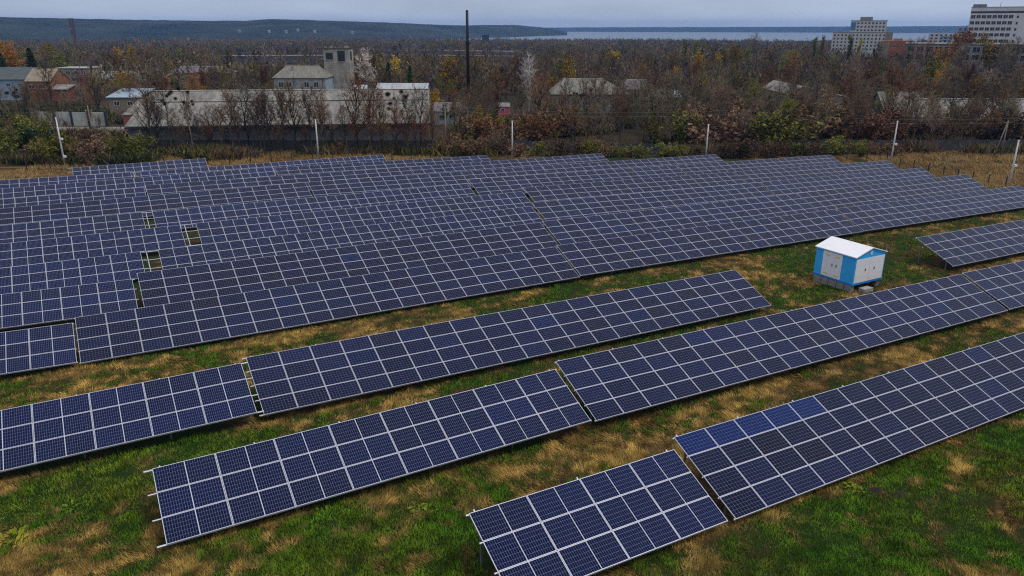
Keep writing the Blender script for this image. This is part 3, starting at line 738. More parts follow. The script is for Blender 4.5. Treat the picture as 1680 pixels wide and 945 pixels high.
# white house left of the tower
ho, zb = house('hip_roof_house', 'pale house with mossy grey hip roof left of the block tower', -69, 225, 14.8, 10, 3.8, 6.9, slate2, limewall, 'hip', ridge=(2.4, 12.2))
for x_ in (2.0, 4.3, 9.4, 12.2): window(ho, x_, 2.0-zb, 1.5, 1.6)
for x_ in (2.0, 6.0, 10.5): window(ho, x_, -2.2-zb, 1.5, 1.6)
m = MB(); m.box((14.83, 5, (3.8-zb)/2), (0.05, 9.9, 3.6-zb)); m.build('side_cladding', bluesheet, ho)
m = MB(); m.tube([(14.1, -0.12, 0), (14.1, -0.12, 3.8-zb)], 0.08, 6); m.build('downpipe', dark, ho)
m = MB(); m.box((4.8, 3.2, 6.2-zb), (0.5, 0.5, 1.6)); m.build('chimney', stwall, ho)
# left group
h2, zb = house('hip_roof_house', 'wide house with purple-grey hip roof behind reddish trees, left of centre', -147, 330, 26.5, 12, -0.9, 1.7, slatep, tanwall, 'hip', ridge=(4.5, 22))
m = MB(); m.box((11, 6, 1.9-zb), (0.6, 0.6, 1.3)); m.build('chimney', stwall, h2)
for x_ in (4, 8, 13, 18, 23): window(h2, x_, -3.0-zb, 1.6, 1.6)
h3, zb = house('farm_shed', 'long shed with blue-grey roof and pale blue wall at far left', -202, 268, 36, 14, 0.6, 4.1, slateg, bluesheet, 'gable', cat='shed')
for x_ in (24, 28, 32): window(h3, x_, -1.2-zb, 1.6, 0.9)
h4, zb = house('workshop', 'workshop with tan slab roof above an orange brick wall at far left', -165.6, 264, 8.6, 12, 0.2, 3.9, tanwall, orwall, 'gable', cat='workshop', ov=0.2)
for x_ in (2.0, 5.6): window(h4, x_, -1.6-zb, 2.2, 1.4)
h5, zb = house('brick_building', 'two-storey building with white roof edge and red brick end wall at far left', -168, 288, 11.2, 9, 3.2, 3.5, whitesheet, tanwall, 'flat', ov=0.25, cat='building')
for x_ in (1.6, 4.0, 6.6): window(h5, x_, 1.7-zb, 1.6, 1.3)
m = MB(); m.box((9.3, -0.06, (3.0-zb)/2+.1), (3.8, 0.14, 2.9-zb)); o = m.build('brick_front', redwall, h5)
for x_ in (8.5, 10.2): window(h5, x_, 1.7-zb, 0.8, 1.5, y=-0.16)
h6, zb = house('lean_to_shed', 'small shed with grey sloping roof in front of the red brick end wall', -158.5, 262, 8, 5, -2.4, -1.2, slate, redwall, 'mono', cat='shed')
h7, zb = house('grey_roof_shed', 'low shed with plain pale grey roof among trees, left of centre', -169, 318, 15, 10, -2.6, 0.3, mat('pale grey roof', (0.22, 0.24, 0.26), var=.15, scale=.4), stwall, 'gable', cat='shed')
for x_ in (3, 8, 12): window(h7, x_, -3.8-zb, 1.4, 1.0)
# yard left of the warehouse
pal = mat('pale concrete slab', (0.40, 0.40, 0.38), var=0.3, scale=0.5, rough=0.95)
sw = empty('slab_wall', (-109, 189.5, gz(-109, 189.5))); tag(sw, 'row of four upright white concrete slabs in the yard at left', 'wall')
for k in range(4):
    m = MB(); m.box((-6.6+k*4.4, 0.5-k*.35, 1.6), (3.7, 0.3, 3.6)); m.build('slab', pal, sw)
for k in range(5):
    m = MB(); m.box((-8.8+k*4.4, 0.6-k*.35, 1.8), (0.5, 0.5, 4.1)); m.build('pillar', dark, sw)
sheet('yard', [(-112, 168), (-82, 160), (-84, 186), (-116, 188)], mat('pale bare yard', (0.20, 0.17, 0.14), var=0.5, scale=0.25, rough=1), 0.06)
h8, zb = house('yard_shed', 'tan shed with pale blue sloping roof left of the warehouse', -108.5, 207, 8.5, 9, -0.2, 1.4, bluesheet, tanwall, 'mono', cat='shed')
for x_ in (2.2, 5.8): window(h8, x_, -1.7-zb, 1.5, 1.2)
h9, zb = house('brick_annex', 'red brick annex with sloping roof at the left end of the warehouse', -89.5, 176, 8.2, 12, -1.4, 1.0, slate, redwall, 'mono', R(6.7), cat='annex', ov=0.1)
window(h9, 2.4, -2.4-zb, 1.4, 1.3); window(h9, 5.6, -2.4-zb, 1.4, 1.3)
# behind the warehouse, right of the tower
h10, zb = house('white_shed', 'shed with white corrugated roof showing behind the warehouse ridge', -37.5, 213, 14, 8, 1.4, 2.9, whitesheet, stwall, 'gable', cat='shed', ov=.2)
h11, zb = house('white_shed', 'small white gabled shed just right of the block tower', -43.6, 212, 3.6, 5, 1.0, 2.6, whitesheet, whitesheet, 'gable', cat='shed', ov=.1)
h12, zb = house('low_shed', 'low white-walled shed with dark roof left of the black mast', -20.5, 200, 8.8, 5, -3.0, -1.2, slatep, whitesheet, 'mono', cat='shed', ov=.2)
for x_ in (2.0, 4.6, 7.2): window(h12, x_, -4.3-zb, 1.3, 1.1)
kk, zb = house('kiosk', 'small pink-sided kiosk with grey top beside the pale bare tree', -4.8, 224, 4.0, 3, -4.2, -3.3, stwall, mat('pink cladding', (0.55, 0.12, 0.20), var=.15), 'mono', cat='kiosk', ov=.15)
window(kk, 2.0, -4.9-zb, 1.2, 0.8)
# black mast
ms = empty('mast', (-14.26, 251.3, gz(-14.26, 251.3))); tag(ms, 'tall thin black steel mast with an orange foot, centre left', 'mast')
blackm = mat('black steel', (0.008, 0.008, 0.010), rough=0.6); rust = mat('orange rusty paint', (0.42, 0.10, 0.03), var=.3, scale=1)
m = MB(); m.tube([(0, 0, 4.4), (0, 0, 18), (0, 0, 29.6)], [0.52, 0.48, 0.40], 10); m.build('shaft', blackm, ms, smooth=True)
m = MB(); m.tube([(0, 0, -0.3), (0, 0, 4.4)], [0.56, 0.53], 10); m.build('foot', rust, ms, smooth=True)
m = MB(); m.tube([(0, 0, 19.4), (0, 0, 19.9)], 0.78, 10); m.build('collar', blackm, ms)
# right of the mast
hc, zb = house('hip_roof_house', 'large grey house with long hip roof behind brown scrub, right of the pale tree', 11.5, 225, 22.5, 13, -0.7, 3.4, slate2, stwall, 'hip', ridge=(3.6, 15.6))
for x_ in (2.6, 6.2, 10.4, 13.4, 17.6): window(hc, x_, -2.9-zb, 1.4, 1.9)
hd, zb = house('hip_roof_house', 'small house with purple-grey hip roof and dark windows behind the large grey house', 35.3, 250, 11, 9, -1.2, 1.6, slatep, stwall, 'hip', ridge=(2.2, 8.8))
for x_ in (1.6, 4.4, 7.2, 9.6): window(hd, x_, -3.0-zb, 1.2, 2.0)
hy, zb = house('painted_shed', 'orange-tan shed with pale blue sloping roof, right of the grey houses', 40.6, 215, 6.4, 5, -0.7, 0.9, bluesheet, mat('patchy orange wall', (0.42, 0.20, 0.05), col2=(0.16, 0.17, 0.14), scale=0.8, rough=.9), 'mono', cat='shed', ov=.15)
window(hy, 1.7, -2.4-zb, 1.4, 1.2); window(hy, 4.5, -2.4-zb, 1.4, 1.2)
# big grey gable right of centre
zb = gz(84, 222)-0.3; gb = empty('gabled_hall', (77, 215, zb)); tag(gb, 'tall grey gabled hall with white roof edge, half hidden by trees at right', 'hall')
prism(gb, 'wall', [(0, 0), (16, 0), (16, -0.4-zb), (3.4, 2.4-zb), (0, 0.3-zb)], 0, 24, stwall)
m = MB()
for (xa, za), (xb, zb2) in (((-0.3, 0.15-zb), (3.4, 2.42-zb)), ((3.4, 2.42-zb), (16.4, -0.5-zb))):
    m.quad([(xa, -.3, za+.02), (xb, -.3, zb2+.02), (xb, 24.3, zb2+.02), (xa, 24.3, za+.02)][::-1]); m.quad([(xa, -.3, za+.2), (xb, -.3, zb2+.2), (xb, 24.3, zb2+.2), (xa, 24.3, za+.2)])
    m.quad([(xa, -.3, za+.02), (xb, -.3, zb2+.02), (xb, -.3, zb2+.2), (xa, -.3, za+.2)])
m.build('roof', slate, gb)
m = MB()
for (xa, za), (xb, zb2) in (((-0.3, 0.15-zb), (3.4, 2.42-zb)), ((3.4, 2.42-zb), (16.4, -0.5-zb))):
    m.quad([(xa, -.33, za+.02), (xb, -.33, zb2+.02), (xb, -.33, zb2+.24), (xa, -.33, za+.24)])
m.build('verge_board', frame_w, gb)
for x_, z_ in ((5, -3.2), (9, -3.4)): window(gb, x_, z_-zb, 1.6, 1.8)
# long building at the right edge
ha, zb = house('long_hall', 'grey hall with white-edged gable left of the long grey roof at far right', 91.5, 187, 9.5, 13, -2.6, 2.6, slate, stwall, 'gable', cat='hall', ov=.3)
window(ha, 3, -3.6-zb, 1.6, 1.3); window(ha, 6.5, -3.6-zb, 1.6, 1.3)
hb, zb = house('long_hall', 'long low hall with plain grey roof running off the right edge', 101.6, 186, 44, 14, -3.3, 0.9, slate, stwall, 'gable', cat='hall', ov=.3)
m = MB(); m.box((22, 7, 0.9-zb+.2), (44.6, .6, .12)); m.build('ridge_cap', frame_w, hb)
for x_ in (4, 10, 16, 22): window(hb, x_, -4.4-zb, 1.8, 1.0)
# tower blocks on the rise at the right
def zat(y_img, Y): return 18 + (43.4-y_img)*0.000723*Y
zb = gz(258, 430)-0.5; hs = empty('hospital_block', (240.5, 420, zb), R(-30)); tag(hs, 'tall white slab building with rows of dark windows at the top right corner', 'building')
zt = zat(11, 420)
m = MB(); m.box((18, 9, (zt-zb)/2), (36, 18, zt-zb)); m.build('wall', panelw, hs)
m = MB(); m.box((15, -0.03, zat(18.8, 420)-zb), (30, 0.08, 0.95)); m.build('dark_band', glass, hs)
for yy in (26, 36, 46, 55.5, 65.5, 75):
    for k in range(8): window(hs, 1.5+k*2.4, zat(yy, 420)-zb, 2.1, 1.75)
    m = MB()
    window(hs, 21.3, zat(yy+.6, 420)-zb, 0.9, 1.3, framed=False)
m = MB(); m.box((3.6, 5, zt-zb+0.8), (6.2, 6, 1.6)); m.build('roof_house', stwall, hs)
m = MB(); m.tube([(12.8, 4, zt-zb), (12.8, 4, zt-zb+2.6)], 0.08, 5); m.build('aerial', dark, hs)
m = MB()
m.box((18, 9, zt-zb+0.12), (36.3, 18.3, 0.22)); m.build('parapet', stwall, hs)
zb = gz(215, 385)-0.5; pd = empty('podium_building', (188.5, 378, zb), R(-27)); tag(pd, 'long two-storey grey building with wide dark windows below the white slab', 'building')
zt = zat(71, 378)
m = MB(); m.box((34, 14, (zt-zb)/2), (68, 28, zt-zb)); m.build('wall', panelg, pd)
for yy in (79.5, 92):
    for k in range(13): window(pd, 2.4+k*3.85, zat(yy, 378)-zb, 3.2, 2.7)
m = MB(); m.box((34, 14, zt-zb+.15), (68.8, 28.8, 0.3)); m.build('roof', stwall, pd)
zb = gz(232, 480)-.5; ob = empty('orange_building', (223, 478, zb), R(-25)); tag(ob, 'plain orange-red brick building between the pale apartment block and the grey podium', 'building')
zt = zat(65.5, 478)
m = MB(); m.box((7.2, 7, (zt-zb)/2), (14.4, 14, zt-zb)); m.build('wall', brick_mat('salmon brick', (0.40, 0.14, 0.075), (0.36, 0.125, 0.07), (.3, .15, .1), .8, .3), ob)
m = MB(); m.box((2.6, -0.05, (zt-zb)*.62), (4.2, 0.12, (zt-zb)*.72)); m.build('tan_bay', tanwall, ob)
m = MB(); m.box((9, 7, zt-zb+.5), (5, 5, 1.4)); m.build('roof_house', stwall, ob)
for k in range(2): window(ob, 7.2+k*4.2, (zt-zb)-3.2, 1.5, 1.6)
zb = gz(297, 680)-.5; ab = empty('apartment_block', (270.5, 670, zb), R(-22)); tag(ab, 'broad pale apartment block with many small windows before the lake', 'building')
zt = zat(52, 670)
m = MB(); m.box((23, 8, (zt-zb)/2), (46, 16, zt-zb)); m.build('wall', panela, ab)
for r2 in range(5):
    for k in range(14): window(ab, 1.8+k*2.9, zt-zb-2.3-r2*2.75, 1.25, 1.35, framed=False)
m = MB(); m.box((43.2, -0.06, (zt-zb)-6.5), (5.4, 0.14, 12)); m.build('tan_bay', tanwall, ab)
m = MB(); m.box((23, 8, zt-zb+.2), (46.5, 16.5, .4)); m.build('parapet', stwall, ab)
zb = gz(312, 700)-.5; a2 = empty('apartment_tower', (297, 699, zb), R(-23)); tag(a2, 'stepped pale apartment tower rising behind the broad apartment block', 'building')
zt = zat(33, 699)
m = MB(); m.box((14.3, 7, (zt-zb)/2), (28.6, 14, zt-zb)); m.build('wall', panela, a2)
m = MB(); m.box((2.1, -0.06, zt-zb-4.6), (4.0, .14, 6.4)); m.build('blue_glazing', mat('blue glazing', (0.08, 0.2, 0.34), rough=.3), a2)
for r2 in range(3):
    for k in range(8): window(a2, 6+k*2.9, zt-zb-2.0-r2*2.9, 1.5, 1.4, framed=False)
m = MB(); m.box((12, 7, zt-zb+1.5), (10, 8, 3.4)); m.build('roof_house', panelg, a2)
m = MB(); m.box((14.3, 7, zt-zb+.15), (29.2, 14.6, .4)); m.build('parapet', stwall, a2)
zb = gz(440, 800)-.5; a3 = empty('apartment_block', (420, 800, zb), R(-28)); tag(a3, 'low far apartment block with balconies left of the white slab', 'building')
zt = zat(53, 800)
m = MB(); m.box((26, 7, (zt-zb)/2), (52, 14, zt-zb)); m.build('wall', panela, a3)
for r2 in range(3):
    for k in range(12): window(a3, 3+k*4.1, zt-zb-2.0-r2*3.0, 2.0, 1.5, framed=False)
    m = MB(); m.box((16, -0.7, zt-zb-3.1-r2*3.0), (9, 1.3, 1.0)); m.build('balcony', bluesheet, a3)
m = MB(); m.box((28, 6, zt-zb+.9), (9, 6, 1.8)); m.build('roof_house', stwall, a3)
# lattice mobile mast
zb = gz(-331.6, 600)-.3; cm = empty('lattice_mast', (-331.6, 600, zb)); tag(cm, 'slender lattice antenna mast on the skyline at left', 'mast')
H_ = 23.5-zb
latm = mat('grey red steel', (0.11, 0.07, 0.07), rough=.7)
m = MB(); legs = []
for k in range(4):
    sx, sy = ((-1, -1), (1, -1), (1, 1), (-1, 1))[k]
    m.tube([(sx*1.1, sy*1.1, 0), (sx*.55, sy*.55, H_)], [0.14, 0.1], 4)
for q in range(12):
    za, zc = H_*q/12, H_*(q+1)/12
    wa, wc = 1.1-.55*q/12, 1.1-.55*(q+1)/12
    for k in range(4):
        s0 = ((-1, -1), (1, -1), (1, 1), (-1, 1))[k]; s1 = ((-1, -1), (1, -1), (1, 1), (-1, 1))[(k+1) % 4]
        m.tube([(s0[0]*wa, s0[1]*wa, za), (s1[0]*wc, s1[1]*wc, zc)], .06, 3)
m.build('lattice', latm, cm)
for k, (dx, zz) in enumerate(((-1.3, H_-1.5), (1.3, H_-1.5), (-1.3, H_-5), (1.2, H_-5.5), (1.4, H_-9.5), (-1.2, H_-10), (0.9, H_-13))):
    m = MB(); m.box((dx, -.9, zz), (0.8, 0.45, 3.0)); m.build('antenna', latm, cm)
zb = gz(-51, 1500); db = empty('dark_tower_block', (-57, 1500, zb-.5)); tag(db, 'small dark square building standing against the lake, right of the mast', 'building')
m = MB(); m.box((6, 6, (3.3-zb)/2), (12.4, 12, 3.3-zb)); m.build('wall', mat('dark blue grey wall', (0.03, 0.035, 0.045)), db)
m = MB(); m.box((6, 6, 3.3-zb+.25), (13, 12.6, .5)); m.build('roof', dark, db)
# white cottages on the foot of the hills
ctm = mat('white cottage wall', (0.3, 0.3, 0.3)); ctr = mat('cottage roof', (0.2, 0.2, 0.22))
m = MB(); m.box((0, 0, 3), (7, 6, 6.5)); cw_ = m.mesh('wall', ctm)
m = MB(); m.quad([(-4, -3.4, 6), (4, -3.4, 6), (4, 0, 8), (-4, 0, 8)]); m.quad([(-4, 0, 8), (4, 0, 8), (4, 3.4, 6), (-4, 3.4, 6)])
m.quad([(-4, -3.4, 6), (-4, 0, 8), (-4, 3.4, 6)]); m.quad([(4, 3.4, 6), (4, 0, 8), (4, -3.4, 6)]); cr_ = m.mesh('roof', ctr)
for k, (ix, iy) in enumerate(((391, 49.5), (440, 50), (468, 50.5), (487, 47.5), (515, 50), (577, 52))):
    az = math.atan((ix-840)/1233*.9445); rr_ = 2480 + (52-iy)*22; Y_ = rr_*math.cos(az)
    z_ = zat(iy+2.0, Y_)
    o = empty('cottage', (rr_*math.sin(az), Y_, z_-4), (k*37 % 60)/60); tag(o, 'tiny white cottage at the foot of the distant blue hills', 'cottage', 'white cottages under the far hills')
    link('wall', cw_, o); link('roof', cr_, o)

# ------------------------------------------------------------------ trees: each kind modelled once at unit height, then copied
PAL = [(.150, .092, .052), (.175, .138, .092), (.140, .108, .092), (.145, .145, .028), (.27, .170, .022), (.38, .29, .014), (.150, .070, .036), (.022, .045, .016), (.50, .46, .42), (.36, .17, .022), (.15, .15, .10)]
barkm = objcol_mat('bark', var=.35, scale=6)
barkp = mat('pale bark', (0.42, 0.38, 0.33), var=0.25, scale=4, rough=0.9)
crownm = objcol_mat('twigs and leaves', var=0.4, scale=4.0)
mistm = mat('mistletoe', (0.040, 0.042, 0.020), var=0.4, scale=8)
def tri_strip(rng, p, d, ln, w):
    s = d.orthogonal().normalized(); s = s.copy(); s.rotate(Matrix.Rotation(rng.uniform(0, 6.28), 3, d))
    return [p - s*w*.5, p + s*w*.5, p + d*ln]
def rdir(rng):
    z = rng.uniform(-1, 1); a = rng.uniform(0, 6.283); q = math.sqrt(1-z*z); return Vector((q*math.cos(a), q*math.sin(a), z))
def leaf_tri(rng, c, s):
    a = rdir(rng); b_ = a.orthogonal().normalized(); b_.rotate(Matrix.Rotation(rng.uniform(0, 6.28), 3, a)); q = a.cross(b_)
    return [c + b_*s*rng.uniform(.6, 1.1), c - b_*s*.5 + q*s*rng.uniform(.4, .9), c - b_*s*.5 - q*s*rng.uniform(.4, .9)]
def make_tree(seed, limbs=13, spread=.30, clear=.25, el=(30, 62), twigs=11, subs=7, leaves=0, lsize=.022, trunk_r=.019, top=.86, twig_w=.0042, bark=barkm, lean=.03, limb_r=.0105, twig_len=(.05, .10), clump=0):
    rng = random.Random(seed); wood = MB(); T = []
    pts = [Vector((0, 0, -.03))]
    for i in range(1, 7): pts.append(Vector((rng.uniform(-lean, lean)*i/3, rng.uniform(-lean, lean)*i/3, top*i/6)))
    wood.tube(pts, [trunk_r*(1-.13*i) for i in range(7)], 6)
    def on(t):
        k = min(5, int(t*6)); u = t*6-k; return pts[k].lerp(pts[k+1], u)
    for i in range(limbs):
        t = clear/top + (1-clear/top)*(i+rng.random())/limbs*.98
        t = min(t, .99); o = on(t); az = i*2.4 + rng.uniform(-.5, .5); e_ = R(rng.uniform(*el)) + .35*t
        d = Vector((math.cos(az)*math.cos(e_), math.sin(az)*math.cos(e_), math.sin(e_)))
        ln = spread*rng.uniform(.75, 1.25)*(1.25-.6*t)
        q1 = o + d*ln*.5; d2 = (d + Vector((0, 0, .35)) + rdir(rng)*.25).normalized(); q2 = q1 + d2*ln*.55
        r0 = limb_r*(1.15-.6*t); wood.tube([o, q1, q2], [r0, r0*.6, r0*.22], 4, cap=False)
        for j in range(subs):
            s = .3 + .7*(j+rng.random())/subs; c = o.lerp(q1, s*2) if s < .5 else q1.lerp(q2, s*2-1)
            sd = ((d2 if s > .5 else d)*.7 + rdir(rng)*.8 + Vector((0, 0, .25))).normalized(); sl = ln*rng.uniform(.28, .5)
            T.append(tri_strip(rng, c, sd, sl, twig_w*1.7)); 
            for k in range(twigs):
                f = rng.uniform(.15, 1); td = (sd*.7 + rdir(rng)*.9 + Vector((0, 0, .2))).normalized()
                T.append(tri_strip(rng, c + sd*sl*f, td, rng.uniform(*twig_len), twig_w))
            if leaves:
                cc = c + sd*sl*rng.uniform(.5, 1)
                for k in range(leaves):
                    T.append(leaf_tri(rng, cc + rdir(rng)*rng.random()**.5*(clump or .05), lsize*rng.uniform(.6, 1.3)))
    return wood.mesh('trunk', bark), tri_mesh('crown', np.array([[tuple(p) for p in t_] for t_ in T], np.float32), None, crownm)
def make_bush(seed, leaves=9, lsize=.045, stems=14, twigs=34):
    rng = random.Random(seed); wood = MB(); T = []
    for i in range(stems):
        az = rng.uniform(0, 6.28); e_ = R(rng.uniform(35, 85)); d = Vector((math.cos(az)*math.cos(e_), math.sin(az)*math.cos(e_), math.sin(e_)))
        ln = rng.uniform(.6, 1.0); o = Vector((rng.uniform(-.12, .12), rng.uniform(-.12, .12), -.04)); q = o + d*ln*.5; q2 = q + (d+Vector((0, 0, .2))+rdir(rng)*.3).normalized()*ln*.5
        wood.tube([o, q, q2], [.012, .008, .003], 4, cap=False)
        for k in range(twigs):
            s = rng.uniform(.15, 1); c = o.lerp(q, s*2) if s < .5 else q.lerp(q2, s*2-1)
            td = (d*.6 + rdir(rng) + Vector((0, 0, .25))).normalized(); T.append(tri_strip(rng, c, td, rng.uniform(.12, .3), .010))
            for _ in range(leaves if k % 3 == 0 else 0): T.append(leaf_tri(rng, c + td*.1 + rdir(rng)*.07, lsize*rng.uniform(.6, 1.3)))
    return wood.mesh('stems', barkm), tri_mesh('crown', np.array([[tuple(p) for p in t_] for t_ in T], np.float32), None, crownm)
def make_conifer(seed):
    rng = random.Random(seed); wood = MB(); T = []
    wood.tube([(0, 0, -.03), (0, 0, .95)], [.02, .004], 6)
    for i in range(30):
        z = .1 + .88*i/30; r = .24*(1-z)**.85+.012
        for k in range(9):
            az = rng.uniform(0, 6.28); d = Vector((math.cos(az), math.sin(az), -.25+rng.uniform(-.1, .2))).normalized(); rr2 = r*rng.uniform(.7, 1.15)
            for q in range(6):
                f = rng.uniform(.2, 1); T.append(leaf_tri(rng, Vector((0, 0, z)) + d*rr2*f, .030*rng.uniform(.6, 1.2)))
    return wood.mesh('trunk', barkm), tri_mesh('crown', np.array([[tuple(p) for p in t_] for t_ in T], np.float32), None, crownm)
KINDS = {
 'bare': [make_tree(s, limbs=16, spread=sp, el=el, leaves=2, lsize=.011, twigs=13, twig_w=.0050) for s, sp, el in ((1, .30, (30, 60)), (2, .34, (25, 55)), (3, .26, (40, 68)), (4, .31, (32, 60)), (5, .36, (28, 50)))],
 'thin': [make_tree(s, limbs=14, spread=.40, clear=.28, el=(36, 60), twigs=12, subs=7, leaves=2, lsize=.016, trunk_r=.016, clump=.05, lean=.03, twig_w=.0042, limb_r=.010) for s in (11, 12, 13, 14)],
 'leafy': [make_tree(s, limbs=15, spread=sp, clear=.18, el=(25, 65), twigs=6, subs=7, leaves=13, lsize=.024, clump=.075) for s, sp in ((21, .30), (22, .35), (23, .26))],
 'poplar': [make_tree(s, limbs=20, spread=.17, clear=.10, el=(66, 82), twigs=6, subs=6, leaves=8, lsize=.020, clump=.045, top=.93) for s in (31, 32)],
 'pale': [make_tree(41, limbs=20, spread=.42, clear=.2, el=(46, 68), twigs=6, subs=6, trunk_r=.030, limb_r=.019, twig_w=.006, bark=barkp, top=.93)],
 'mistletoe': [make_tree(s, limbs=8, spread=.26, clear=.5, el=(40, 66), twigs=5, subs=5, trunk_r=.014, lean=.025, limb_r=.0085) for s in (51, 52)],
 'conifer': [make_conifer(61), make_conifer(62)],
 'bush': [make_bush(s, lv) for s, lv in ((71, 6), (72, 12), (73, 3))],
}
rngb = random.Random(77); T = []
for _ in range(230): 
    d_ = rdir(rngb); T.append(tri_strip(rngb, d_*.1, (d_+rdir(rngb)*.5).normalized(), .95, .11))
mist_me = tri_mesh('mistletoe', np.array([[tuple(p) for p in t_] for t_ in T], np.float32), None, mistm)
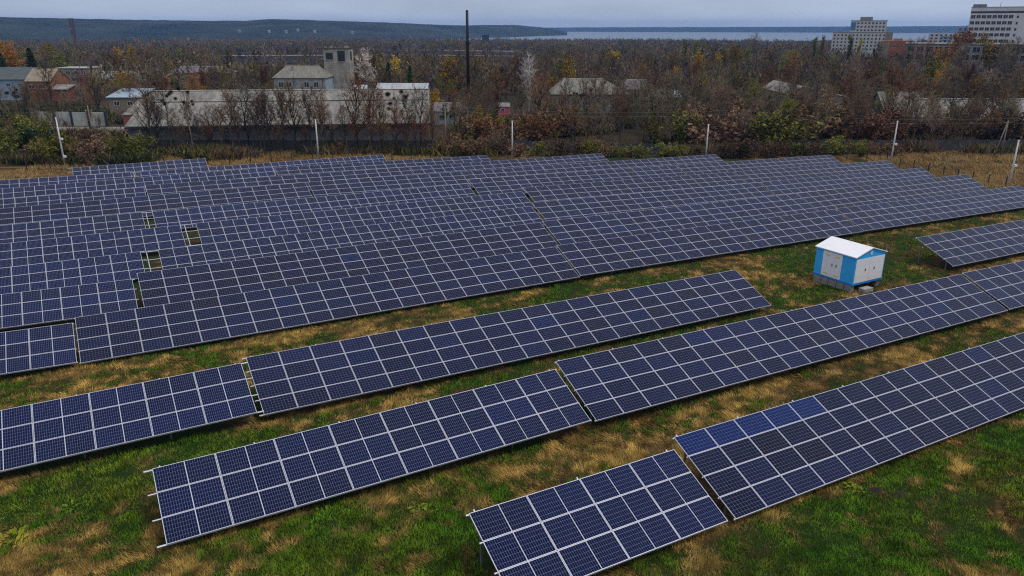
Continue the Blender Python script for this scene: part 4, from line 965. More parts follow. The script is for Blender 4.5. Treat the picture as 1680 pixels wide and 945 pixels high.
TREES = [
('pale', 5.1, 238, 13.8, 8, 224), ('leafy', -3.8, 262, 11.7, 6, 267), ('bare', 2.2, 300, 13.7, 6, 286), ('leafy', 1.3, 320, 12.2, 6, 339), ('conifer', -34.4, 262, 12.6, 7, 266),
('conifer', -184.1, 300, 17.4, 7, 332), ('conifer', 60.3, 330, 12.5, 7, 10), ('conifer', 64.9, 335, 11.8, 7, 167), ('conifer', 69.5, 340, 12.3, 7, 339), ('conifer', -47.7, 300, 12.3, 7, 233),
('conifer', -188.7, 290, 15.6, 7, 324), ('leafy', -210.7, 330, 16.0, 9, 40), ('leafy', -222.6, 345, 18.3, 9, 168), ('leafy', -212.9, 360, 16.5, 3, 88), ('leafy', -190.3, 330, 13.0, 3, 195),
('leafy', -194.4, 400, 14.7, 4, 206), ('leafy', -203.2, 405, 14.0, 4, 4), ('leafy', -169.5, 400, 13.5, 3, 78), ('leafy', -123.4, 245, 9.7, 5, 100), ('leafy', -56.5, 330, 12.5, 3, 329),
('leafy', -50.8, 340, 11.8, 5, 275), ('leafy', -23.7, 330, 11.7, 4, 57), ('leafy', -14.5, 335, 12.1, 4, 286), ('leafy', 55.7, 430, 12.9, 5, 49), ('leafy', 53.6, 434, 12.2, 9, 222),
('leafy', 62.6, 300, 9.7, 9, 45), ('leafy', 107.5, 400, 13.2, 3, 0), ('leafy', 102.0, 390, 11.8, 4, 313), ('leafy', 91.8, 370, 9.8, 9, 75), ('leafy', 157.6, 400, 7.9, 9, 77),
('leafy', 149.5, 400, 7.8, 3, 353), ('poplar', 184.9, 470, 17.7, 4, 314), ('poplar', 183.8, 480, 17.2, 3, 104), ('poplar', 193.6, 440, 16.0, 5, 346), ('poplar', 192.3, 450, 17.3, 3, 194),
('leafy', 189.2, 430, 7.2, 4, 244), ('poplar', 100.2, 430, 17.1, 3, 73), ('poplar', 102.1, 425, 16.5, 3, 338), ('poplar', 96.5, 440, 17.0, 3, 248), ('bare', 125.7, 420, 14.2, 3, 347),
('leafy', 213.9, 372, 20.7, 6, 321), ('leafy', 207.8, 368, 18.8, 6, 107), ('leafy', 219.4, 370, 18.6, 4, 130), ('bare', 176.0, 330, 14.5, 0, 59), ('bare', 183.6, 335, 15.2, 0, 52),
('bare', 188.4, 330, 16.3, 1, 23), ('bare', 222.0, 360, 15.2, 6, 108), ('leafy', -15.1, 200, 5.6, 3, 217), ('leafy', -12.7, 205, 5.6, 3, 1), ('leafy', -17.1, 195, 5.4, 3, 244),
('leafy', -8.3, 190, 5.5, 5, 121), ('leafy', -5.5, 172, 5.1, 4, 111), ('leafy', -2.5, 170, 5.1, 4, 294), ('leafy', 2.7, 175, 4.9, 3, 173), ('mistletoe', -67.1, 149, 13.3, 0, 113),
('mistletoe', -62.3, 147.5, 12.4, 0, 173), ('mistletoe', -23.1, 151, 11.9, 0, 253), ('mistletoe', 52.3, 190, 9.4, 0, 20), ('mistletoe', 19.3, 205, 8.9, 0, 351), ('mistletoe', 101.3, 260, 11.1, 0, 8),
('mistletoe', 70.4, 240, 9.4, 0, 269), ('mistletoe', 102.4, 255, 10.7, 1, 304), ('mistletoe', 16.4, 200, 8.6, 0, 6), ('mistletoe', 59.3, 245, 9.6, 1, 283), ('mistletoe', -128.9, 200, 9.2, 0, 131),
('bare', -59.6, 150, 7.7, 2, 208), ('bare', -54.9, 149, 11.6, 0, 3), ('thin', -52.2, 150, 12.0, 2, 16), ('bare', -48.8, 149, 10.8, 0, 65), ('bare', -45.0, 149.5, 11.9, 0, 343),
('thin', -42.5, 149, 11.8, 0, 70), ('bare', -39.6, 149, 11.8, 0, 272), ('thin', -37.7, 150, 10.8, 6, 334), ('thin', -30.5, 149.5, 13.6, 6, 339), ('bare', -27.9, 149.5, 12.4, 0, 123),
('thin', -25.8, 150, 11.0, 0, 127), ('bare', -20.8, 150, 10.8, 0, 188), ('thin', -18.1, 150.5, 11.7, 2, 279), ('thin', -69.9, 150, 10.1, 0, 38), ('thin', -71.7, 150.5, 11.2, 0, 269),
('thin', -66.5, 150, 7.3, 0, 287), ('bare', -101.2, 262, 11.1, 2, 309), ('bare', -49.2, 262, 15.9, 8, 13), ('leafy', -51.7, 266, 15.0, 6, 340), ('bare', -47.9, 268, 15.0, 6, 32),
('leafy', -99.6, 250, 10.1, 6, 122), ('leafy', -98.1, 240, 9.1, 9, 219), ('bare', 106.6, 205, 11.3, 0, 330), ('bare', 108.4, 204, 11.7, 0, 122), ('bare', 113.9, 206, 9.8, 0, 332),
('bare', 92.0, 195, 8.9, 1, 196), ('leafy', 99.8, 230, 10.2, 6, 112), ('leafy', 107.7, 215, 10.4, 6, 114), ('leafy', 146.0, 260, 10.6, 6, 63), ('leafy', 136.6, 250, 10.3, 9, 28),
('leafy', 142.6, 240, 9.8, 4, 53), ('thin', 176.9, 352, 16.1, 1, 248), ('thin', 179.4, 348, 15.2, 0, 358), ('bare', 187.6, 356, 16.3, 0, 58), ('thin', 194.4, 350, 15.4, 6, 17),
('leafy', 219.1, 362, 16.2, 4, 355), ('thin', 219.9, 350, 15.7, 1, 192), ('bare', 227.0, 356, 16.4, 0, 146), ('leafy', 187.9, 345, 14.2, 9, 85), ('leafy', 205.1, 420, 6.6, 4, 213),
('leafy', 192.5, 420, 8.1, 3, 297), ('bare', 196.5, 640, 21.0, 2, 164), ('bare', 101.4, 330, 8.8, 2, 151), ('bare', 95.4, 300, 8.5, 2, 20), ('bare', 110.9, 340, 9.6, 2, 329),
('bush', 44.0, 158.8, 10.3, 0, 353), ('bush', 4.4, 167.9, 8.2, 6, 304), ('bush', 40.6, 165.1, 11.0, 0, 351), ('thin', 46.1, 168.9, 9.8, 0, 169), ('bush', -3.1, 179.6, 5.2, 3, 345),
('bush', 48.7, 173.0, 8.0, 0, 177), ('bush', 54.4, 170.4, 8.8, 0, 282), ('bare', 76.4, 176.6, 9.5, 1, 253), ('bare', 44.7, 164.7, 10.0, 1, 122), ('bare', 89.9, 162.3, 8.6, 1, 98),
('thin', 17.9, 166.6, 8.1, 0, 303), ('bush', 53.6, 181.0, 8.9, 0, 71), ('bush', 92.6, 166.7, 7.8, 0, 259), ('bush', 70.5, 171.9, 8.4, 3, 278), ('bush', 78.4, 173.3, 6.6, 0, 211),
('bush', 6.1, 173.0, 7.9, 0, 227), ('bush', -0.2, 159.3, 6.3, 0, 173), ('bush', 37.1, 171.2, 8.1, 0, 212), ('thin', 97.2, 163.7, 6.5, 0, 308), ('bare', 58.1, 181.1, 7.9, 1, 122),
('thin', 109.4, 171.9, 10.2, 0, 203), ('bush', -5.5, 161.2, 6.5, 6, 137), ('bare', 100.1, 165.8, 8.9, 0, 320), ('bush', 106.8, 165.0, 8.2, 0, 214), ('thin', 23.9, 168.0, 10.9, 0, 51),
('thin', 64.3, 158.6, 10.8, 1, 281), ('bare', 93.0, 169.8, 9.7, 1, 218), ('bush', 66.7, 169.4, 9.2, 0, 5), ('bare', 18.3, 161.0, 9.7, 1, 9), ('bush', 70.3, 166.4, 10.2, 0, 13),
('thin', 40.0, 176.7, 7.3, 0, 171), ('bush', 81.5, 169.2, 7.9, 6, 250), ('bush', 1.1, 179.9, 4.4, 3, 319), ('bare', -11.4, 171.0, 7.8, 1, 238), ('thin', 72.0, 158.6, 10.9, 0, 17),
('bush', 11.6, 178.2, 7.5, 0, 256), ('bush', 59.4, 161.6, 8.4, 0, 24), ('bush', 53.0, 163.1, 9.5, 0, 100), ('bush', 105.4, 169.7, 8.2, 6, 49), ('bare', 55.3, 165.1, 9.6, 1, 199),
('bare', 17.1, 172.9, 9.0, 1, 102), ('thin', 94.3, 181.4, 10.4, 0, 64), ('bush', 70.4, 175.1, 6.9, 6, 32), ('bush', 47.8, 179.0, 8.0, 3, 10), ('thin', -11.0, 175.4, 7.2, 0, 80),
('thin', 104.1, 160.8, 9.5, 1, 224), ('bare', 12.9, 166.5, 8.0, 0, 136), ('thin', 30.3, 175.3, 7.8, 0, 130), ('bush', -9.0, 162.3, 6.7, 0, 72), ('bare', 92.6, 158.9, 8.7, 0, 169),
('thin', 67.2, 179.4, 8.4, 0, 68), ('thin', 84.8, 160.6, 9.9, 1, 322), ('bush', 79.3, 166.3, 7.9, 6, 247), ('bush', 45.3, 174.2, 10.8, 0, 282), ('bare', 64.8, 173.8, 10.6, 0, 66),
('thin', -8.8, 166.7, 11.0, 0, 86), ('bush', 109.3, 168.3, 6.5, 6, 163), ('bush', 96.6, 178.1, 7.2, 0, 257), ('thin', 84.5, 163.7, 6.9, 0, 87), ('bare', 32.3, 159.2, 6.8, 1, 160),
('thin', 99.1, 173.4, 10.8, 1, 183), ('bare', 51.4, 167.7, 6.9, 0, 31), ('thin', 3.8, 181.6, 6.8, 1, 158), ('bush', 37.1, 166.6, 10.0, 3, 225), ('thin', 105.5, 175.4, 7.9, 0, 359),
('bare', 0.5, 171.3, 5.6, 1, 29), ('thin', 30.4, 164.9, 6.9, 0, 136), ('bush', 40.8, 171.8, 10.2, 6, 262), ('bush', -0.6, 167.2, 5.4, 0, 49), ('thin', 48.0, 158.4, 7.1, 1, 4),
('thin', 14.5, 176.0, 8.1, 1, 238), ('bare', -10.1, 179.8, 8.7, 0, 299), ('bush', 33.1, 177.2, 6.5, 3, 217), ('bush', 90.6, 172.9, 6.6, 6, 219), ('bare', 23.3, 175.1, 8.5, 1, 13),
('bush', 56.9, 172.5, 8.7, 0, 322), ('bare', 53.5, 176.0, 7.4, 0, 39), ('bare', 97.0, 167.0, 7.5, 1, 286), ('thin', 100.7, 159.9, 6.8, 0, 80), ('bush', 53.1, 159.5, 10.2, 3, 262),
('thin', 68.7, 192.1, 8.1, 0, 10), ('bare', 55.0, 193.6, 9.1, 0, 306), ('bare', 42.5, 190.2, 9.7, 1, 54), ('thin', 49.4, 183.5, 10.0, 0, 289), ('bare', 115.1, 179.7, 9.8, 0, 172),
('bare', 82.2, 190.2, 7.1, 1, 280), ('bare', 86.7, 178.0, 10.6, 3, 8), ('thin', 76.5, 188.1, 8.4, 1, 359), ('bare', 62.7, 179.1, 7.7, 1, 27), ('bare', 44.3, 185.6, 8.6, 1, 6),
('thin', 85.8, 168.3, 6.8, 0, 159), ('leafy', 99.5, 181.4, 6.0, 4, 239), ('bare', 74.7, 192.7, 7.3, 3, 355), ('thin', 71.6, 180.9, 8.6, 0, 147), ('bare', 112.0, 182.8, 10.7, 1, 203),
('thin', 60.7, 193.4, 7.4, 0, 230), ('bare', 80.8, 178.1, 8.6, 6, 176), ('thin', 87.5, 188.3, 7.7, 0, 93), ('bare', 47.9, 191.1, 8.2, 1, 34), ('leafy', 70.0, 187.9, 7.5, 4, 314),
('bare', 79.2, 193.9, 8.1, 3, 122), ('leafy', 105.9, 183.4, 6.1, 4, 234), ('thin', 42.2, 180.7, 8.1, 1, 257), ('thin', 119.3, 182.2, 7.3, 0, 26), ('bare', 75.6, 183.8, 11.0, 6, 37),
('bare', 60.7, 169.3, 9.3, 3, 325), ('thin', 83.6, 185.8, 10.4, 1, 305), ('bare', 61.2, 184.8, 9.0, 3, 9), ('bare', 63.4, 188.5, 7.7, 2, 140), ('bare', 60.0, 175.6, 7.9, 3, 53),
('bare', 22.1, 208.4, 11.4, 1, 158), ('bare', 34.6, 180.1, 9.1, 1, 243), ('thin', 8.3, 211.6, 7.2, 0, 112), ('thin', 22.6, 195.7, 10.8, 0, 219), ('thin', 41.4, 204.0, 11.6, 1, 224),
('bare', 64.7, 207.2, 10.0, 1, 352), ('bare', 14.6, 209.2, 10.4, 1, 181), ('thin', 47.4, 196.5, 11.7, 1, 290), ('thin', 26.4, 197.1, 10.5, 0, 282), ('bare', 41.4, 196.4, 12.9, 1, 188),
('thin', 73.0, 186.4, 13.0, 1, 79), ('thin', 7.7, 197.1, 7.5, 0, 23), ('thin', 86.0, 196.7, 10.0, 0, 177), ('thin', 76.3, 196.2, 9.2, 1, 356), ('thin', 53.7, 209.3, 10.0, 1, 201),
('thin', 35.8, 208.8, 10.3, 0, 322), ('bare', 6.0, 185.5, 10.0, 1, 291), ('thin', 19.7, 211.6, 11.1, 1, 152), ('bare', 31.1, 170.8, 13.0, 1, 242), ('thin', 71.5, 196.9, 10.5, 0, 8),
('bare', 40.6, 207.7, 9.9, 1, 24), ('thin', 101.7, 169.9, 9.1, 1, 241), ('thin', 12.1, 187.5, 7.8, 0, 213), ('bare', 27.7, 190.0, 10.8, 1, 310), ('thin', 25.0, 186.5, 8.4, 1, 352),
('thin', 52.4, 196.3, 10.2, 1, 133), ('thin', 36.8, 183.1, 10.6, 0, 270), ('thin', 10.4, 208.9, 6.4, 1, 319), ('thin', 78.8, 198.5, 7.6, 1, 339), ('thin', 107.1, 179.2, 11.4, 0, 299),
('thin', 85.4, 172.0, 10.4, 0, 214), ('thin', 67.3, 196.2, 9.8, 1, 337), ('thin', 95.4, 174.9, 11.1, 0, 239), ('thin', 84.8, 207.6, 7.9, 1, 53), ('thin', 10.2, 182.2, 7.6, 0, 131),
('thin', 68.1, 209.1, 9.8, 0, 63), ('bare', 31.0, 193.3, 7.9, 1, 138), ('thin', 29.1, 206.2, 11.1, 1, 72), ('bare', 52.2, 200.0, 9.2, 1, 334), ('thin', 110.0, 176.5, 10.9, 0, 194),
('thin', 91.4, 177.9, 10.5, 0, 154), ('thin', 33.8, 167.4, 10.7, 1, 318), ('bare', 36.2, 202.3, 10.0, 1, 126), ('thin', 56.3, 204.1, 9.5, 1, 119), ('thin', 74.8, 167.3, 11.0, 1, 301),
('thin', 87.5, 191.9, 10.0, 0, 326), ('bare', 14.0, 170.1, 10.0, 1, 335), ('thin', 6.3, 177.3, 13.0, 0, 304), ('thin', 80.9, 202.9, 9.9, 0, 242), ('thin', 34.0, 185.1, 12.5, 0, 109),
('bare', 21.6, 188.9, 9.8, 1, 291), ('thin', 73.8, 204.8, 10.6, 1, 339), ('bare', 15.9, 192.6, 7.3, 1, 184), ('thin', 27.3, 166.9, 11.3, 1, 49), ('bare', 36.6, 198.4, 9.3, 1, 250),
('bush', -72.5, 145.2, 4.7, 3, 358), ('bush', -75.2, 135.6, 6.0, 0, 177), ('bush', -87.5, 157.3, 3.8, 1, 3), ('bush', -87.6, 138.6, 4.3, 0, 308), ('leafy', -75.7, 142.0, 4.3, 3, 300),
('bush', -104.0, 154.6, 4.2, 3, 255), ('bush', -85.5, 152.1, 4.2, 0, 281), ('bush', -99.1, 157.4, 6.3, 3, 51), ('bush', -89.4, 164.6, 2.2, 3, 228), ('thin', -93.8, 155.8, 7.4, 1, 294),
('bush', -105.0, 169.8, 5.2, 3, 20), ('leafy', -99.4, 150.8, 4.1, 3, 352), ('bush', -115.1, 181.0, 3.7, 0, 85), ('bush', -87.7, 142.9, 4.0, 7, 29), ('bush', -82.1, 135.5, 5.4, 3, 332),
('bush', -99.1, 165.6, 2.3, 0, 183), ('bush', -75.2, 149.4, 3.7, 1, 181), ('thin', -92.1, 179.3, 5.1, 1, 100), ('bush', -91.5, 144.7, 5.9, 7, 198), ('thin', -91.9, 169.7, 4.1, 0, 169),
('bush', -79.6, 139.0, 4.2, 0, 189), ('thin', -101.2, 183.3, 4.4, 0, 137), ('bush', -109.7, 165.8, 6.6, 7, 263), ('thin', -101.0, 162.2, 6.6, 1, 322), ('bush', -89.1, 148.3, 3.7, 0, 65),
('bush', -69.5, 136.0, 5.7, 3, 106), ('bush', -95.8, 160.0, 3.2, 0, 131), ('thin', -95.8, 145.6, 5.8, 0, 278), ('bush', -122.2, 182.2, 5.0, 3, 327), ('bush', -118.8, 184.0, 4.7, 0, 293),
('bush', -104.8, 161.2, 6.4, 3, 231), ('bush', -77.0, 146.2, 4.3, 0, 187), ('bush', -94.4, 140.0, 7.3, 3, 324), ('bush', -108.8, 175.0, 5.7, 3, 243), ('bush', 30.4, 150.8, 3.1, 3, 100),
('bush', -3.6, 152.0, 4.7, 0, 315), ('bush', 63.4, 150.1, 4.4, 3, 130), ('bush', 0.9, 148.1, 2.9, 0, 315), ('bush', 8.8, 148.5, 3.7, 0, 302), ('bush', 11.5, 150.6, 4.2, 0, 91),
('bush', 33.1, 149.5, 3.4, 3, 178), ('bush', 14.7, 148.8, 4.5, 3, 255), ('bush', -12.8, 149.5, 4.2, 0, 197), ('thin', -3.1, 148.5, 4.3, 1, 265), ('bush', 41.6, 149.2, 4.3, 0, 28),
('bush', 21.3, 149.5, 2.8, 3, 301), ('bush', 5.2, 151.0, 3.5, 3, 357), ('bush', 68.9, 151.2, 3.3, 3, 116), ('bush', 45.7, 149.8, 4.4, 0, 260), ('bush', 59.5, 148.3, 4.2, 0, 28),
('bush', 72.0, 149.9, 2.9, 0, 239), ('bush', -0.5, 151.1, 3.3, 0, 14), ('bush', 37.5, 150.2, 2.7, 1, 145), ('bush', 76.0, 151.1, 2.6, 0, 249), ('bush', 51.0, 149.0, 4.8, 0, 46),
('bush', 24.3, 148.8, 3.2, 3, 301), ('bush', 60.5, 151.9, 2.7, 1, 252), ('bush', 68.2, 147.8, 2.8, 3, 217), ('bush', -10.1, 148.0, 4.5, 0, 25), ('bush', 56.2, 151.0, 2.8, 3, 204),
('bush', 53.1, 151.3, 3.8, 0, 43), ('bush', -9.4, 151.9, 4.0, 3, 131), ('bush', 17.8, 148.5, 3.9, 0, 234), ('bush', 38.9, 147.5, 2.9, 0, 320), ('bush', 74.9, 148.2, 3.3, 0, 331),
('bush', -33.9, 148.3, 3.4, 0, 186), ('bush', -7.0, 147.5, 4.5, 0, 16), ('bush', 17.2, 151.7, 4.4, 0, 192), ('bare', -74.1, 255.2, 9.3, 1, 192), ('bare', -76.8, 224.9, 10.7, 2, 9),
('bare', -69.7, 197.7, 6.7, 0, 283), ('bare', -128.5, 229.0, 7.1, 2, 140), ('thin', -142.4, 257.3, 4.6, 1, 223), ('thin', -36.1, 192.9, 6.2, 1, 124), ('bare', -120.3, 207.8, 6.8, 1, 278),
('thin', -129.4, 204.6, 8.4, 1, 63), ('bare', -155.4, 254.1, 4.8, 1, 61), ('thin', -59.1, 256.8, 8.2, 1, 26), ('thin', -78.2, 191.1, 7.2, 1, 328), ('thin', -115.2, 231.2, 6.3, 6, 210),
('bare', -83.4, 241.3, 6.2, 0, 271), ('bare', -102.3, 232.6, 7.2, 1, 344), ('bare', -78.3, 246.7, 6.6, 3, 137), ('bare', -120.7, 235.0, 7.9, 1, 304), ('bare', -41.4, 253.8, 9.3, 0, 71),
('bare', -68.9, 216.8, 5.9, 3, 313), ('thin', -118.2, 258.4, 7.5, 0, 207), ('thin', -92.6, 211.5, 7.0, 1, 225), ('bare', -130.9, 214.6, 8.0, 6, 237), ('thin', -40.3, 197.0, 6.7, 0, 13),
('bare', -68.4, 249.7, 9.9, 2, 2), ('leafy', -113.3, 253.4, 7.7, 6, 189), ('thin', -111.0, 202.0, 6.4, 0, 301), ('bare', -39.7, 246.5, 6.7, 2, 39), ('leafy', -149.5, 250.3, 5.5, 6, 173),
('thin', -47.1, 254.4, 6.8, 1, 274), ('bare', -117.6, 242.3, 6.6, 2, 268), ('bare', -55.4, 205.0, 8.6, 1, 206), ('bare', -135.0, 222.4, 6.4, 1, 69), ('bare', -52.8, 191.8, 7.8, 0, 295),
('leafy', -127.7, 252.2, 6.5, 3, 213), ('thin', -148.9, 224.2, 6.9, 1, 128), ('bare', -113.6, 210.7, 9.9, 0, 230), ('leafy', -83.4, 261.8, 11.3, 6, 230), ('leafy', -113.6, 261.0, 7.7, 3, 128),
('bare', -119.4, 222.7, 7.0, 2, 317), ('thin', -95.5, 232.3, 10.1, 0, 127), ('bare', -77.8, 233.7, 6.7, 1, 186), ('bare', -34.2, 200.8, 7.5, 1, 185), ('bare', -125.0, 224.9, 7.3, 1, 290),
('bare', -96.2, 223.3, 9.6, 1, 332), ('thin', -76.0, 210.1, 10.6, 0, 73), ('thin', -147.7, 234.1, 6.2, 0, 235), ('bare', -158.4, 246.6, 5.9, 0, 343), ('bare', -105.6, 213.5, 11.2, 6, 81),
('thin', -129.3, 261.5, 7.9, 1, 261), ('leafy', -142.1, 225.6, 7.1, 3, 213), ('bare', -150.5, 240.1, 7.3, 0, 312), ('thin', -143.8, 240.6, 11.8, 0, 123), ('bare', -84.3, 204.6, 8.6, 0, 187),
('bare', -96.9, 214.5, 9.4, 6, 91), ('leafy', -42.6, 202.3, 7.2, 4, 349), ('leafy', -63.4, 191.2, 7.4, 6, 101), ('thin', -45.4, 147.6, 5.8, 0, 61), ('thin', -63.7, 150.2, 8.8, 6, 272),
('thin', -64.3, 148.1, 5.1, 0, 212), ('thin', -16.9, 147.9, 6.1, 6, 102), ('thin', -61.7, 149.4, 6.2, 2, 232), ('thin', -30.5, 147.6, 7.3, 6, 302), ('thin', -15.9, 150.5, 8.2, 0, 209),
('thin', -69.0, 147.9, 8.1, 2, 11), ('thin', -36.9, 147.8, 9.2, 0, 347), ('thin', -25.1, 147.5, 6.6, 0, 331), ('thin', -50.0, 150.5, 9.4, 6, 69), ('thin', -56.8, 148.4, 8.0, 6, 179),
('thin', -35.8, 150.6, 5.5, 2, 123), ('thin', -59.4, 148.1, 5.1, 6, 108), ('thin', -22.7, 148.3, 8.3, 6, 262), ('thin', -27.6, 147.6, 8.4, 6, 297), ('thin', -53.2, 147.5, 7.9, 2, 191),
('thin', -33.2, 150.3, 8.6, 0, 188), ('thin', -50.8, 148.6, 7.2, 2, 286), ('thin', -20.5, 147.5, 5.5, 6, 255), ('thin', -47.4, 147.6, 11.6, 2, 151), ('thin', -56.5, 150.5, 4.5, 2, 301),
('thin', -18.9, 148.7, 7.3, 6, 236), ('thin', -41.0, 150.4, 4.5, 6, 202), ('thin', 27.4, 251.1, 9.2, 1, 219), ('bare', -24.3, 261.0, 8.3, 3, 351), ('bare', -29.1, 270.3, 7.5, 2, 148),
('bare', 110.6, 261.3, 12.7, 0, 335), ('bare', 143.1, 245.0, 10.7, 0, 61), ('thin', 131.6, 274.3, 11.9, 1, 143), ('thin', 161.7, 261.2, 7.2, 0, 273), ('bare', 9.0, 219.2, 5.9, 1, 303),
('bare', 0.9, 215.7, 4.1, 6, 151), ('bare', 2.5, 204.7, 9.9, 1, 179), ('bare', 136.5, 222.6, 11.8, 1, 11), ('thin', 129.5, 243.9, 9.2, 1, 267), ('bare', 145.0, 253.7, 14.1, 0, 297),
('thin', -6.4, 207.4, 8.2, 0, 310), ('thin', 160.8, 247.9, 12.5, 0, 30), ('thin', 22.6, 266.4, 9.3, 6, 271), ('leafy', 137.1, 255.3, 13.8, 3, 251), ('leafy', 124.0, 257.7, 11.4, 6, 30),
('leafy', -22.0, 268.0, 14.0, 4, 259), ('bare', -4.3, 225.7, 12.8, 0, 204), ('bare', 51.2, 274.0, 13.5, 2, 359), ('thin', 123.0, 222.0, 11.7, 0, 254), ('bare', 130.5, 267.6, 13.4, 1, 306),
('bare', 74.4, 260.4, 13.7, 2, 336), ('bare', 63.2, 218.2, 13.1, 1, 206), ('bare', -19.7, 248.1, 8.6, 3, 191), ('bare', 63.3, 250.3, 8.3, 1, 82), ('bare', 114.1, 248.9, 14.3, 6, 51),
('thin', 72.6, 268.3, 8.8, 1, 157), ('thin', 59.5, 228.7, 14.0, 1, 53), ('bare', 115.3, 264.0, 12.7, 1, 300), ('bare', 150.8, 243.8, 10.1, 1, 343), ('thin', -14.3, 189.8, 6.3, 0, 46),
('bare', 135.7, 230.7, 14.3, 6, 310), ('bare', 4.3, 262.2, 8.2, 2, 13), ('thin', 4.3, 251.9, 7.4, 0, 347), ('bare', 162.9, 274.4, 8.3, 6, 45), ('bare', 74.5, 253.4, 8.7, 1, 299),
('thin', 10.2, 270.0, 11.0, 1, 11), ('bare', 117.2, 244.9, 10.4, 1, 193), ('leafy', 109.5, 253.5, 8.3, 4, 150), ('bare', 143.5, 224.8, 9.6, 1, 156), ('thin', 2.1, 228.3, 10.3, 0, 204),
('thin', 40.4, 242.5, 13.3, 0, 351), ('bare', 125.6, 249.4, 10.4, 1, 20), ('bare', 75.7, 244.5, 9.1, 0, 127), ('thin', 152.2, 260.2, 9.8, 0, 50), ('thin', 90.3, 252.5, 14.0, 6, 261),
('thin', 106.9, 243.5, 11.3, 0, 59), ('thin', 130.3, 251.4, 11.6, 1, 48), ('leafy', 25.6, 181.6, 8.2, 6, 196), ('thin', 54.0, 235.5, 9.0, 0, 258), ('bare', 115.8, 232.0, 13.0, 0, 19),
('thin', 178.8, 273.5, 10.0, 1, 68), ('leafy', 54.8, 224.6, 11.0, 3, 319), ('bare', 66.6, 245.6, 8.2, 0, 355), ('bare', 60.0, 208.5, 8.4, 1, 10), ('bare', 122.3, 239.5, 13.5, 1, 119),
('bare', 62.8, 267.2, 12.9, 6, 242), ('thin', -10.2, 237.6, 8.5, 0, 206), ('thin', 66.9, 261.4, 9.0, 1, 282), ('thin', 6.3, 192.3, 10.9, 1, 26), ('thin', 46.0, 269.0, 14.2, 0, 347),
('bare', 134.7, 238.1, 13.5, 1, 214), ('thin', 84.6, 255.6, 10.5, 6, 260), ('bare', -5.1, 232.2, 7.8, 0, 300), ('bare', -3.8, 197.1, 9.1, 0, 282), ('leafy', 33.5, 217.3, 6.4, 3, 212),
('thin', -6.8, 185.5, 7.1, 6, 234), ('leafy', 18.5, 257.6, 14.3, 4, 181), ('bare', 110.0, 267.3, 12.6, 0, 256), ('leafy', 156.3, 235.5, 10.5, 4, 93), ('thin', -15.9, 210.9, 7.9, 6, 120),
('thin', 148.7, 234.5, 7.1, 6, 196), ('bare', 79.9, 208.2, 9.3, 3, 269), ('bare', 8.6, 247.6, 7.4, 0, 109), ('thin', 104.0, 238.1, 14.1, 1, 335), ('thin', 130.0, 236.4, 9.2, 1, 106),
('bare', 55.7, 214.1, 13.2, 1, 13), ('leafy', 14.2, 267.4, 8.5, 4, 275), ('bare', 104.9, 271.9, 13.3, 1, 301), ('leafy', 114.8, 253.6, 10.5, 6, 132), ('bare', 63.5, 202.8, 10.6, 3, 217),
('bare', -6.4, 217.9, 7.7, 2, 55), ('bare', 116.6, 269.6, 11.5, 6, 209), ('leafy', -20.7, 207.4, 7.6, 4, 170), ('thin', 62.3, 261.8, 9.3, 0, 18), ('leafy', 67.5, 235.6, 11.9, 3, 354),
('bare', 28.9, 258.4, 10.7, 0, 143), ('bare', 130.9, 225.1, 8.8, 0, 245), ('bare', 49.9, 232.7, 10.7, 1, 4), ('leafy', 94.6, 264.0, 11.9, 6, 175), ('leafy', -4.4, 192.6, 3.9, 3, 185),
('thin', 67.5, 270.7, 12.1, 1, 87), ('bare', -9.4, 228.4, 5.8, 1, 329), ('bare', 111.7, 228.1, 12.7, 6, 224), ('leafy', 59.3, 236.1, 9.8, 4, 262), ('leafy', 32.4, 212.9, 6.3, 6, 191),
('bare', 9.9, 257.0, 11.1, 6, 308), ('thin', 157.8, 243.5, 12.2, 1, 315), ('thin', 23.7, 257.6, 9.1, 1, 298), ('leafy', -14.5, 221.3, 4.8, 6, 9), ('bare', 131.8, 256.2, 12.7, 0, 5),
('bare', 94.9, 272.2, 8.1, 0, 111), ('bare', -19.2, 260.0, 13.4, 0, 12), ('bare', 170.8, 276.3, 10.1, 2, 268), ('thin', 170.2, 343.6, 11.2, 1, 219), ('thin', 25.3, 305.0, 11.5, 1, 179),
('bare', -67.8, 279.2, 10.6, 2, 340), ('bare', 43.8, 377.2, 14.6, 3, 114), ('leafy', -104.1, 417.9, 5.3, 3, 5), ('bare', 43.3, 429.4, 11.7, 2, 207), ('leafy', -117.1, 439.4, 4.8, 3, 151),
('bare', -35.8, 354.4, 12.9, 1, 279), ('leafy', 150.7, 273.3, 12.4, 4, 41), ('bare', -252.6, 386.7, 15.1, 0, 62), ('bare', 104.6, 366.4, 7.9, 0, 27), ('bare', -188.5, 445.8, 9.0, 2, 96),
('bare', -65.0, 344.2, 10.2, 1, 253), ('bare', 111.5, 432.6, 14.4, 0, 102), ('bare', -93.4, 426.2, 13.9, 2, 337), ('bare', -109.5, 364.1, 7.1, 2, 55), ('bare', -217.5, 419.6, 10.1, 1, 162),
('bare', -147.1, 372.1, 10.2, 0, 1), ('bare', 36.2, 324.3, 14.7, 2, 358), ('leafy', -186.0, 313.9, 12.6, 3, 1), ('bare', -245.9, 434.9, 14.1, 1, 37), ('leafy', 65.5, 309.1, 9.2, 4, 177),
('bare', 38.5, 446.2, 10.9, 1, 245), ('bare', 140.2, 291.9, 7.9, 1, 299), ('thin', 175.7, 445.2, 8.9, 1, 197), ('bare', -115.3, 350.2, 8.9, 0, 271), ('bare', -177.7, 374.0, 10.6, 0, 229),
